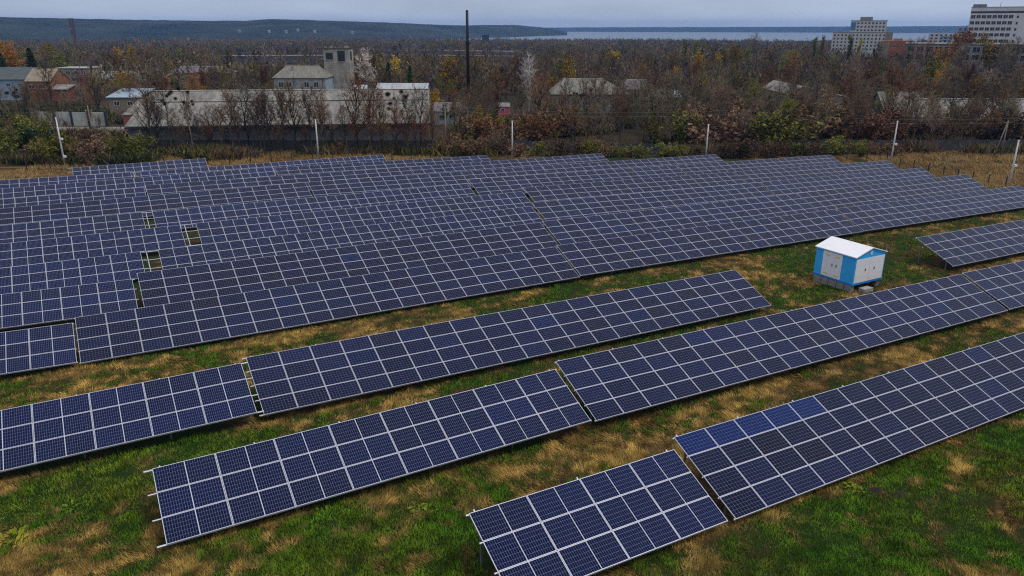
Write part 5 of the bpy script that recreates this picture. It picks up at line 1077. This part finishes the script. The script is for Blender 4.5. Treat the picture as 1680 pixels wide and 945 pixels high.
('bare', -100.0, 332.4, 7.7, 0, 161), ('thin', -33.0, 293.4, 10.0, 0, 308), ('bare', 60.8, 439.4, 7.7, 3, 280), ('bare', 26.2, 424.1, 11.8, 3, 157), ('bare', -132.2, 293.6, 6.1, 0, 199),
('bare', -63.8, 275.1, 14.7, 1, 129), ('bare', 48.8, 386.8, 9.6, 1, 77), ('bare', 216.8, 417.4, 15.1, 0, 217), ('bare', 158.8, 327.7, 10.6, 2, 117), ('bare', 161.0, 284.0, 10.3, 0, 340),
('bare', 41.5, 397.6, 12.9, 1, 318), ('bare', 201.1, 303.8, 11.0, 1, 210), ('bare', 121.6, 343.9, 14.1, 1, 14), ('bare', -233.2, 353.4, 9.7, 1, 60), ('bare', -129.6, 358.3, 14.8, 1, 321),
('bare', -229.3, 384.6, 11.4, 0, 42), ('bare', -178.1, 349.1, 13.3, 6, 82), ('bare', -107.2, 282.1, 9.2, 0, 198), ('bare', -81.3, 377.8, 11.3, 2, 249), ('bare', -201.2, 361.7, 13.8, 1, 241),
('bare', 116.1, 296.3, 8.2, 0, 22), ('thin', 86.3, 263.7, 12.3, 0, 47), ('leafy', 147.5, 311.8, 11.7, 3, 336), ('bare', -97.4, 400.2, 7.6, 0, 179), ('bare', -241.5, 447.1, 8.0, 0, 88),
('bare', 2.4, 412.6, 12.4, 1, 102), ('bare', 28.4, 327.3, 14.8, 0, 161), ('bare', 63.9, 410.6, 14.1, 0, 304), ('bare', -113.4, 340.8, 7.4, 0, 259), ('bare', -90.3, 306.2, 9.7, 2, 220),
('thin', 106.3, 445.0, 10.2, 1, 197), ('bare', 12.3, 279.0, 7.3, 6, 148), ('thin', 65.4, 320.4, 14.0, 0, 320), ('bare', -129.0, 415.7, 7.2, 6, 176), ('bare', -176.7, 323.2, 8.1, 0, 312),
('bare', 13.0, 300.0, 15.4, 0, 92), ('bare', -61.2, 384.2, 8.2, 6, 303), ('bare', -99.1, 267.9, 11.0, 3, 54), ('bare', -17.2, 329.1, 7.6, 2, 260), ('bare', 91.9, 314.3, 10.1, 0, 254),
('thin', -62.3, 443.7, 10.8, 1, 181), ('bare', -192.3, 386.8, 12.1, 0, 92), ('bare', -223.9, 437.4, 10.1, 1, 104), ('leafy', -118.9, 371.6, 6.8, 3, 51), ('thin', -20.9, 395.0, 15.4, 1, 185),
('leafy', 129.1, 360.1, 13.5, 4, 223), ('bare', -179.6, 447.0, 8.4, 2, 84), ('bare', -2.3, 282.7, 14.9, 2, 195), ('bare', -154.4, 392.7, 14.7, 2, 144), ('thin', -92.4, 330.2, 9.6, 1, 231),
('bare', 144.3, 322.0, 7.3, 1, 19), ('bare', -81.5, 349.1, 9.2, 0, 163), ('thin', 222.1, 425.7, 7.6, 1, 349), ('leafy', 179.1, 325.3, 10.7, 4, 10), ('thin', -16.0, 402.2, 9.2, 1, 51),
('bare', -162.6, 424.0, 5.5, 6, 115), ('bare', 200.6, 314.5, 12.2, 0, 219), ('thin', -31.7, 322.4, 7.4, 1, 4), ('bare', 79.7, 288.8, 9.1, 1, 201), ('bare', -49.6, 444.2, 7.6, 3, 6),
('bare', 155.4, 371.2, 10.5, 2, 78), ('bare', -105.2, 404.2, 6.4, 0, 334), ('bare', 126.3, 373.3, 8.8, 1, 209), ('leafy', -146.3, 270.6, 7.2, 3, 68), ('leafy', -197.9, 333.7, 15.2, 4, 171),
('bare', -220.4, 387.7, 11.0, 3, 101), ('bare', 161.4, 392.9, 10.4, 3, 18), ('leafy', -74.3, 425.0, 7.3, 4, 135), ('leafy', 109.9, 388.4, 15.4, 4, 66), ('bare', 230.0, 372.9, 8.9, 2, 10),
('thin', 31.6, 285.8, 11.3, 1, 223), ('thin', -158.3, 403.3, 13.8, 1, 50), ('bare', -14.0, 298.3, 13.3, 1, 324), ('bare', 111.6, 318.5, 14.5, 3, 14), ('thin', -64.7, 324.7, 8.2, 1, 87),
('bare', 21.2, 318.9, 13.5, 3, 216), ('bare', -171.5, 433.2, 9.8, 2, 17), ('bare', 19.8, 349.8, 10.2, 3, 280), ('bare', -100.4, 379.4, 6.4, 3, 14), ('thin', -268.2, 448.6, 12.0, 1, 12),
('bare', 99.0, 339.1, 8.8, 2, 65), ('bare', 28.2, 385.0, 14.3, 2, 207), ('bare', 113.5, 398.1, 9.9, 0, 330), ('thin', 31.0, 432.7, 9.5, 1, 192), ('bare', 97.5, 377.3, 8.8, 3, 294),
('bare', 134.7, 409.8, 12.2, 6, 57), ('bare', -68.4, 365.9, 13.1, 3, 52), ('bare', -270.2, 426.1, 14.5, 6, 1), ('bare', -195.5, 412.5, 13.9, 6, 82), ('thin', -27.5, 391.5, 12.2, 0, 234),
('bare', -66.9, 350.4, 9.3, 1, 42), ('bare', -56.0, 346.6, 9.7, 1, 170), ('bare', 200.0, 431.2, 14.7, 2, 101), ('bare', -163.7, 371.6, 10.0, 3, 297), ('bare', 39.7, 304.5, 14.2, 2, 182),
('bare', -170.9, 418.6, 9.9, 1, 296), ('bare', -45.0, 345.8, 7.3, 3, 264), ('bare', -21.9, 365.8, 10.4, 1, 260), ('bare', -200.2, 380.4, 11.7, 1, 264), ('bare', -194.7, 440.0, 14.0, 1, 186),
('leafy', -239.6, 387.4, 14.3, 3, 31), ('bare', 52.5, 420.3, 9.4, 0, 202), ('bare', -70.1, 409.7, 12.0, 0, 183), ('thin', 203.5, 449.2, 7.2, 0, 137), ('leafy', 78.5, 331.9, 13.7, 4, 88),
('thin', 210.5, 335.9, 14.8, 1, 18), ('bare', -72.8, 342.6, 11.8, 0, 151), ('thin', 53.1, 309.6, 8.6, 1, 244), ('leafy', 95.7, 334.3, 8.4, 4, 226), ('bare', -55.8, 390.2, 8.8, 1, 303),
('leafy', -127.9, 382.3, 7.1, 3, 69), ('bare', -116.0, 410.1, 6.1, 3, 105), ('bare', -182.1, 305.7, 14.7, 2, 124), ('bare', -272.7, 411.3, 12.0, 2, 141), ('bare', 175.1, 431.9, 9.0, 1, 276),
('bare', 117.3, 419.2, 13.8, 0, 132), ('bare', 79.3, 425.4, 8.3, 3, 195), ('thin', -20.7, 344.5, 8.7, 0, 225), ('bare', -124.0, 420.5, 6.8, 3, 15), ('thin', -207.4, 383.0, 9.8, 1, 60),
('bare', -191.6, 417.2, 14.9, 0, 12), ('thin', -123.0, 308.9, 5.1, 1, 161)
]
CNAME = ['brown', 'grey-brown', 'purplish-brown', 'olive-green', 'ochre', 'yellow', 'rusty-red', 'dark green', 'pale whitish', 'orange', 'grey']
CNAME[8] = 'whitish'; CNAME[6] = 'rusty'
KNAME = {'bare': ('bare_tree', 'bare {} tree', 'tree'), 'thin': ('thin_tree', 'slender sparse-leaved {} tree', 'tree'), 'leafy': ('autumn_tree', 'leafy {} autumn tree', 'tree'),
 'poplar': ('poplar_tree', 'narrow {} poplar', 'tree'), 'pale': ('pale_tree', 'bare {} tree with thick pale limbs', 'tree'), 'mistletoe': ('mistletoe_tree', 'mistletoe-hung {} tree', 'tree'),
 'conifer': ('conifer_tree', '{} cone-shaped conifer', 'tree'), 'bush': ('bush', 'bushy {} shrub', 'shrub')}
SECT = [(-999, 215, 'at far left'), (215, 460, 'by warehouse left half'), (460, 720, 'by warehouse right half'), (720, 900, 'by the black mast'), (900, 1130, 'by the grey houses'), (1130, 1420, 'by the gabled hall'), (1420, 9999, 'at far right')]
BAND = [(0, 165, 'near the wall'), (165, 215, 'beyond the wall'), (215, 300, 'among houses'), (300, 9999, 'behind the houses')]
rngt = random.Random(19); groups = {}
for i, (k, x, y, h, c, rot) in enumerate(TREES):
    ix = 840 + 1233*x/y/.9445
    sec = [s_[2] for s_ in SECT if s_[0] <= ix < s_[1]][0]; bd = [s_[2] for s_ in BAND if s_[0] <= y < s_[1]][0]
    groups.setdefault((k, c, sec, bd), []).append((ix, i))
LABEL = {}
for (k, c, sec, bd), lst in groups.items():
    lst.sort(); base = KNAME[k][1].format(CNAME[c])
    for q, (ix, i) in enumerate(lst):
        LABEL[i] = f'{base} {bd} {sec}' if len(lst) == 1 else f'{ordinal(q)} from left of the {base}s {bd} {sec}'.replace('leavess', 'leaves').replace('limbss', 'limbs').replace('ballss', 'balls')
for i, (k, x, y, h, c, rot) in enumerate(TREES):
    nm, _, cat = KNAME[k]
    w_me, c_me = KINDS[k][rngt.randrange(len(KINDS[k]))]
    r_ = empty(nm, (x, y, gz(x, y)), R(rot), 1.0)
    tag(r_, LABEL[i], cat, f'{KNAME[k][1].format("autumn").split(" with")[0].split(" hung")[0]}s beyond the solar field')
    sx = h*rngt.uniform(.85, 1.2)*(1.25 if k == 'bush' else 1.0)
    o = link('stems' if k == 'bush' else 'trunk', w_me, r_, scale=(sx, sx, h))
    v = rngt.random()**3; o.color = (.035+.13*v, .028+.115*v, .023+.09*v, 1)
    o = link('crown', c_me, r_, scale=(sx, sx, h))
    v = rngt.uniform(.55, 1.5); q = PAL[c]; o.color = (q[0]*v*rngt.uniform(.9, 1.1), q[1]*v, q[2]*v*rngt.uniform(.85, 1.15), 1)
    if k == 'mistletoe':
        for b_i in range(rngt.randint(6, 9)):
            a = rngt.uniform(0, 6.28); rr2 = rngt.uniform(.04, .26)*h; s_ = rngt.uniform(.38, .65)
            m_ = link('mistletoe', mist_me, r_, (rr2*math.cos(a), rr2*math.sin(a), h*rngt.uniform(.68, 1.0)), scale=s_)

# far wood to the lake shore and on the hills' foot: nobody could count it
rs = np.random.RandomState(4)
def in_quad(x, y, q):
    s = np.ones(len(x), bool)
    for (x0, y0), (x1, y1) in zip(q, q[1:]+q[:1]): s &= ((x1-x0)*(y-y0)-(y1-y0)*(x-x0)) > -8*math.hypot(x1-x0, y1-y0)
    return s
NF = 11000
rr_ = 300 + (2330-300)*rs.rand(NF)**1.35; az = R(-36) + R(73)*rs.rand(NF)
fx, fy = rr_*np.sin(az), rr_*np.cos(az)
keep = np.ones(NF, bool)
tn = fx/fy
keep &= ~((tn > -.378) & (tn < -.228) & (fy > 290) & (fy < 838) & (rs.rand(NF) < np.where(fy < 590, .86, .97))) & ~((tn > -.196) & (tn < .012) & (fy > 560) & (fy < 1100) & (rs.rand(NF) < .93))
for x0, x1, y0, y1 in ((225, 285, 400, 455), (180, 262, 370, 412), (210, 245, 470, 500), (262, 335, 600, 722), (405, 475, 740, 820), (-152, -116, 300, 345), (-206, -150, 240, 335), (-150, 150, 240, 262), (34, 48, 245, 263), (238, 275, 395, 405), (185, 262, 355, 372)): keep &= ~((fx > x0) & (fx < x1) & (fy > y0) & (fy < y1))
fx, fy = fx[keep], fy[keep]; NF = len(fx); fz = terrain(fx, fy)
big = np.clip(.5+1.3*(vnoise(fx, fy, 130, 11)-.5)+.5*(vnoise(fx, fy, 45, 12)-.5), 0, 1)
pal = np.array([[.060, .046, .040], [.130, .094, .066], [.110, .080, .080], [.095, .085, .035], [.155, .118, .075], [.150, .105, .045], [.175, .145, .115]])
ci = np.minimum(6, (np.clip(big*.6+rs.rand(NF)*.55, 0, .999)*7).astype(int))
col = pal[ci]*(.75+.5*rs.rand(NF, 1))
sel = rs.rand(NF) < .02; col[sel] = np.array([.20, .13, .02]); sel = rs.rand(NF) < .02; col[sel] = np.array([.015, .025, .015])
hh = (6.5+8.5*rs.rand(NF)**1.5)*(.8+.4*big); ww = hh*(.32+.18*rs.rand(NF))
NT = 90
u = rs.randn(NF, NT, 3); u /= np.linalg.norm(u, axis=2, keepdims=True); rad = rs.rand(NF, NT, 1)**.4
lump = 1+.35*np.sin(u[:, :, :1]*4+rs.rand(NF, 1, 1)*6)*np.sin(u[:, :, 2:]*5+rs.rand(NF, 1, 1)*6)
cpt = u*rad*lump*np.stack([ww, ww, hh*.47], -1)[:, None, :]*1.0 + np.stack([fx, fy, fz+hh*.52], -1)[:, None, :]
sz = (.42+.00052*np.hypot(fx, fy))[:, None, None]*(.6+.8*rs.rand(NF, NT, 1))
e1 = rs.randn(NF, NT, 3); e2 = rs.randn(NF, NT, 3); e1[:, :, 2] *= 2.2; e2 *= .55
V = np.stack([cpt+e1*sz*.7, cpt-e1*sz*.4+e2*sz*.5, cpt-e1*sz*.4-e2*sz*.5], 2).reshape(-1, 3, 3)
C = np.repeat(col[:, None, :]*np.ones((1, NT, 1)), NT, axis=1) if False else np.broadcast_to(col[:, None, :], (NF, NT, 3)).reshape(-1, 3)*(.8+.4*rs.rand(NF*NT, 1))
foliage = attr_mat('mixed wood')
o = link('far_wood', tri_mesh('far_wood', V, C, foliage)); kind(o, 'stuff')

# scrub between the trees
NS = 26000
sy = 132 + (235-132)*rs.rand(NS)**1.25; sx_ = sy*(-.78+1.58*rs.rand(NS))
a_, p_ = ap(sx_, sy); keep = ((p_ > 147) | (a_ > 150) | ((sx_ > -74) & (sx_ < 112) & (sy > 146.5+.045*np.maximum(sx_+10, 0)) & (sy < 154.5)) | ((sx_ < -60) & (p_ > 133) & (sy < 150) & (a_ < 2)) ) & (vnoise(sx_, sy, 9, 31) > .40)
for x0, x1, y0, y1 in ((-80, -14, 151, 202), (-58, -46, 233, 243), (-71, -52, 223, 238), (-166, -156, 262, 278), (-114, -82, 165, 190), (10, 36, 223, 240), (34, 48, 248, 261), (76, 95, 213, 241), (90, 147, 184, 202), (185, 258, 374, 408), (-205, -165, 264, 284)):
    keep &= ~((sx_ > x0) & (sx_ < x1) & (sy > y0) & (sy < y1))
keep &= ~((sx_ > 60) & (sy < 150))
sx_, sy = sx_[keep], sy[keep]; NS = len(sx_); sz_ = terrain(sx_, sy)
n1 = vnoise(sx_, sy, 16, 33); n2 = vnoise(sx_, sy, 7, 34)
pal = np.array([[.135, .085, .052], [.140, .072, .038], [.120, .100, .070], [.085, .090, .022], [.19, .13, .04], [.145, .108, .078]])
col = pal[np.minimum(5, (np.clip(n1*.75+rs.rand(NS)*.4-.05, 0, .999)*6).astype(int))]
col = np.where((sx_ < -58)[:, None] & (rs.rand(NS, 1) < .55), np.array([[.030, .045, .012]]), col)
hs_ = (.7+1.9*n2+1.1*rs.rand(NS))*np.where(sy < 150, .7, 1)
NT = 9
base = np.stack([sx_, sy, sz_], -1)[:, None, :] + np.concatenate([rs.randn(NS, NT, 2)*.55, np.zeros((NS, NT, 1))], 2)
d_ = np.concatenate([rs.randn(NS, NT, 2)*.45, .6+.5*rs.rand(NS, NT, 1)], 2)*hs_[:, None, None]
w_ = np.concatenate([rs.randn(NS, NT, 2)*.11, rs.randn(NS, NT, 1)*.05], 2)*(1+.002*sy)[:, None, None]
mid = base + d_*(.25*rs.rand(NS, NT, 1)); V = np.stack([mid-w_, mid+w_, base+d_], 2).reshape(-1, 3, 3)
C = np.broadcast_to(col[:, None, :], (NS, NT, 3)).reshape(-1, 3)*(.6+.8*rs.rand(NS*NT, 1))
o = link('scrub', tri_mesh('scrub', V, C, foliage)); kind(o, 'stuff')

# ------------------------------------------------------------------ grass on the solar field
rs = np.random.RandomState(9)
def scatter(n, ymin, ymax, power):
    y = ymin + (ymax-ymin)*rs.rand(n)**power; x = y*(-.86+1.72*rs.rand(n)); return x, y
def under_table(x, y):
    a, p = ap(x, y); s = np.zeros(len(x), bool)
    for a0, a1, p0, p1, row in FOOT: s |= (a > a0+.15) & (a < a1-.15) & (p > p0+.35) & (p < p1+.2)
    return s
grassm = attr_mat('grass blades', rough=.85, spec=.12)
def blades(x, y, ln, wd, lean, col, nb, flow=None):
    n = len(x); z = terrain(x, y)
    root = np.stack([x, y, z-.01], -1)[:, None, :] + np.concatenate([rs.randn(n, nb, 2)*.055*(1+ln[:, None, None]*2), np.zeros((n, nb, 1))], 2)
    ang = (flow[:, None] + rs.randn(n, nb)*.5) if flow is not None else rs.rand(n, nb)*6.283
    le = np.clip(lean[:, None] + rs.randn(n, nb)*.25, 0.05, 1.35)
    L = ln[:, None]*(.6+.7*rs.rand(n, nb))
    d = np.stack([np.cos(ang)*np.sin(le), np.sin(ang)*np.sin(le), np.cos(le)], -1)*L[..., None]
    pa = ang + 1.57 + rs.randn(n, nb)*.4
    w = np.stack([np.cos(pa), np.sin(pa), rs.randn(n, nb)*.3], -1)*(wd[:, None, None]*.5)
    V = np.stack([root-w, root+w, root+d], 2).reshape(-1, 3, 3)
    C = np.broadcast_to(col[:, None, :], (n, nb, 3)).reshape(-1, 3)*(.65+.7*rs.rand(n*nb, 1))
    return V, C
x, y = scatter(260000, 18, 92, 1.5); a_, p_ = ap(x, y)
k = ~under_table(x, y) & (p_ < 50) & (p_ > -9); x, y = x[k], y[k]
s = straw(x, y) + rs.randn(len(x))*.12
g = s < .5
xg, yg = x[g], y[g]; sg = np.clip(s[g], 0, .5)
hue = np.clip(vnoise(xg, yg, 2.2, 41)*.8+rs.rand(len(xg))*.5-.1, 0, 1)[:, None]
col = (np.array([[.042, .180, .008]])*(1-hue) + np.array([[.185, .215, .020]])*hue)*(.3+1.4*vnoise(xg, yg, .36, 44))[:, None]
col = col*(1-.5*np.clip((sg[:, None]-.3)/.2, 0, 1)) + np.array([[.075, .058, .018]])*.5*np.clip((sg[:, None]-.3)/.2, 0, 1)
Vg, Cg = blades(xg, yg, .05+.15*vnoise(xg, yg, .55, 42)+.04*rs.rand(len(xg)), .018+.0002*yg+.008*rs.rand(len(xg)), np.full(len(xg), .5), col, 5)
kind(link('green_grass', tri_mesh('green_grass', Vg, Cg, grassm)), 'stuff')
h = s > .42
xs_, ys_ = x[h], y[h]; ss_ = s[h]; t_ = rs.rand(len(xs_), 1)
deep = np.clip((ss_[:, None]-.5)/.35, 0, 1)
col = (np.array([[.085, .066, .020]])*(1-t_)+np.array([[.14, .100, .034]])*t_)*(1-deep) + (np.array([[.21, .13, .027]])*(1-t_)+np.array([[.50, .32, .085]])*t_)*deep
col = col*(.3+1.35*vnoise(xs_, ys_, .40, 54))[:, None]
flow = 2.2 + 3.2*(vnoise(xs_, ys_, 2.2, 51)-.5) + 2*(vnoise(xs_, ys_, .8, 52)-.5)
Vs, Cs = blades(xs_, ys_, .09+.25*np.clip(ss_, 0, 1)*vnoise(xs_, ys_, .7, 53)+.05*rs.rand(len(xs_)), .016+.0002*ys_+.008*rs.rand(len(xs_)), np.full(len(xs_), 1.05), col, 5, flow)
kind(link('dry_grass', tri_mesh('dry_grass', Vs, Cs, grassm)), 'stuff')
# tall dry grass along the fences
x = -84 + 250*rs.rand(60000); y = 84 + 76*rs.rand(60000); a_, p_ = ap(x, y)
k = (((p_ > 131) & (y < 157)) | ((x > 69) & (y < 152) & (a_ > 108)) ) & (x < 120) & (np.abs(x/y) < .8) & (y < 150.5+.05*np.minimum(x+80, 110)); x, y = x[k], y[k]
nn_ = vnoise(x, y, 6, 61)*.7+rs.rand(len(x))*.3
far_strip = ((y > 145) & (x < 62))[:, None]
col = np.array([[.46, .32, .14]])*nn_[:, None] + np.array([[.22, .13, .05]])*(1-nn_[:, None])
col = np.where(far_strip & (vnoise(x, y, 5, 63)[:, None] > .42), np.array([[.055, .075, .016]]), col)
Vt, Ct = blades(x, y, .3+.45*vnoise(x, y, 3, 62), .05+.04*rs.rand(len(x)), np.full(len(x), .5), col, 6)
kind(link('tall_dry_grass', tri_mesh('tall_dry_grass', Vt, Ct, grassm)), 'stuff')
# broad-leaved weeds and mole hills that stand out
def weed_mesh(seed, nl=44):
    rng = random.Random(seed); V = []
    for i in range(nl):
        a = rng.uniform(0, 6.28); e_ = rng.uniform(.25, 1.2); d = Vector((math.cos(a)*math.cos(e_), math.sin(a)*math.cos(e_), math.sin(e_)))
        L = rng.uniform(.16, .42); o = Vector((rng.gauss(0, .22), rng.gauss(0, .22), 0)); m_ = o + d*L*.55; tip = o + d*L - Vector((0, 0, L*.25)); s_ = Vector((-math.sin(a), math.cos(a), rng.uniform(-.3, .3)))*L*.2
        V += [[o, m_+s_, tip], [o, tip, m_-s_]]
    return np.array([[tuple(p) for p in t] for t in V], np.float32)
leafm = objcol_mat('weed leaves', var=.3, scale=5)
wm = [tri_mesh('leaves', weed_mesh(s), None, leafm) for s in (1, 2)]
WEEDS = [(-18.4, 23.4, 1.1, (.22, .25, .02), 'yellow-green broad-leaved weed at the left edge of the foreground'), (-3.6, 24.9, .95, (.17, .22, .025), 'yellow-green weed in the grass left of the nearest small table'),
 (13.9, 26.4, .9, (.19, .24, .02), 'yellow-green weed on the right foreground grass by two mole hills'), (-17.5, 25.2, .7, (.12, .20, .02), 'small green weed in the left foreground grass')]
for i, (x, y, s_, c, lab) in enumerate(WEEDS):
    r_ = empty('weed', (x, y, gz(x, y)), i*1.1); tag(r_, lab, 'weed', 'leafy weeds in the grass')
    o = link('leaves', wm[i % 2], r_, scale=s_); o.color = (*c, 1)
soil = mat('dark loose soil', (0.022, 0.016, 0.012), var=.4, scale=8, rough=1)
for (x, y, lab) in ((14.9, 26.25, 'left of two dark mole hills on the right foreground grass'), (15.65, 25.95, 'right of two dark mole hills on the right foreground grass')):
    m = MB(); rng = random.Random(x)
    rings = [(0.30, 0.0), (.22, .07), (.12, .12), (.03, .135)]
    for q, (rad, zz) in enumerate(rings):
        for k in range(12): m.v.append((rad*rng.uniform(.8, 1.25)*math.cos(k*.5236)*1.3, rad*rng.uniform(.8, 1.2)*math.sin(k*.5236), zz*rng.uniform(.85, 1.2)))
    for q in range(3):
        for k in range(12): m.f.append((q*12+k, q*12+(k+1) % 12, (q+1)*12+(k+1) % 12, (q+1)*12+k)); m.mi.append(0)
    m.f.append(tuple(36+k for k in range(12))); m.mi.append(0)
    o = m.build('mole_hill', soil, None, (x, y, gz(x, y)-.01), smooth=True); tag(o, lab, 'mole hill', 'mole hills')
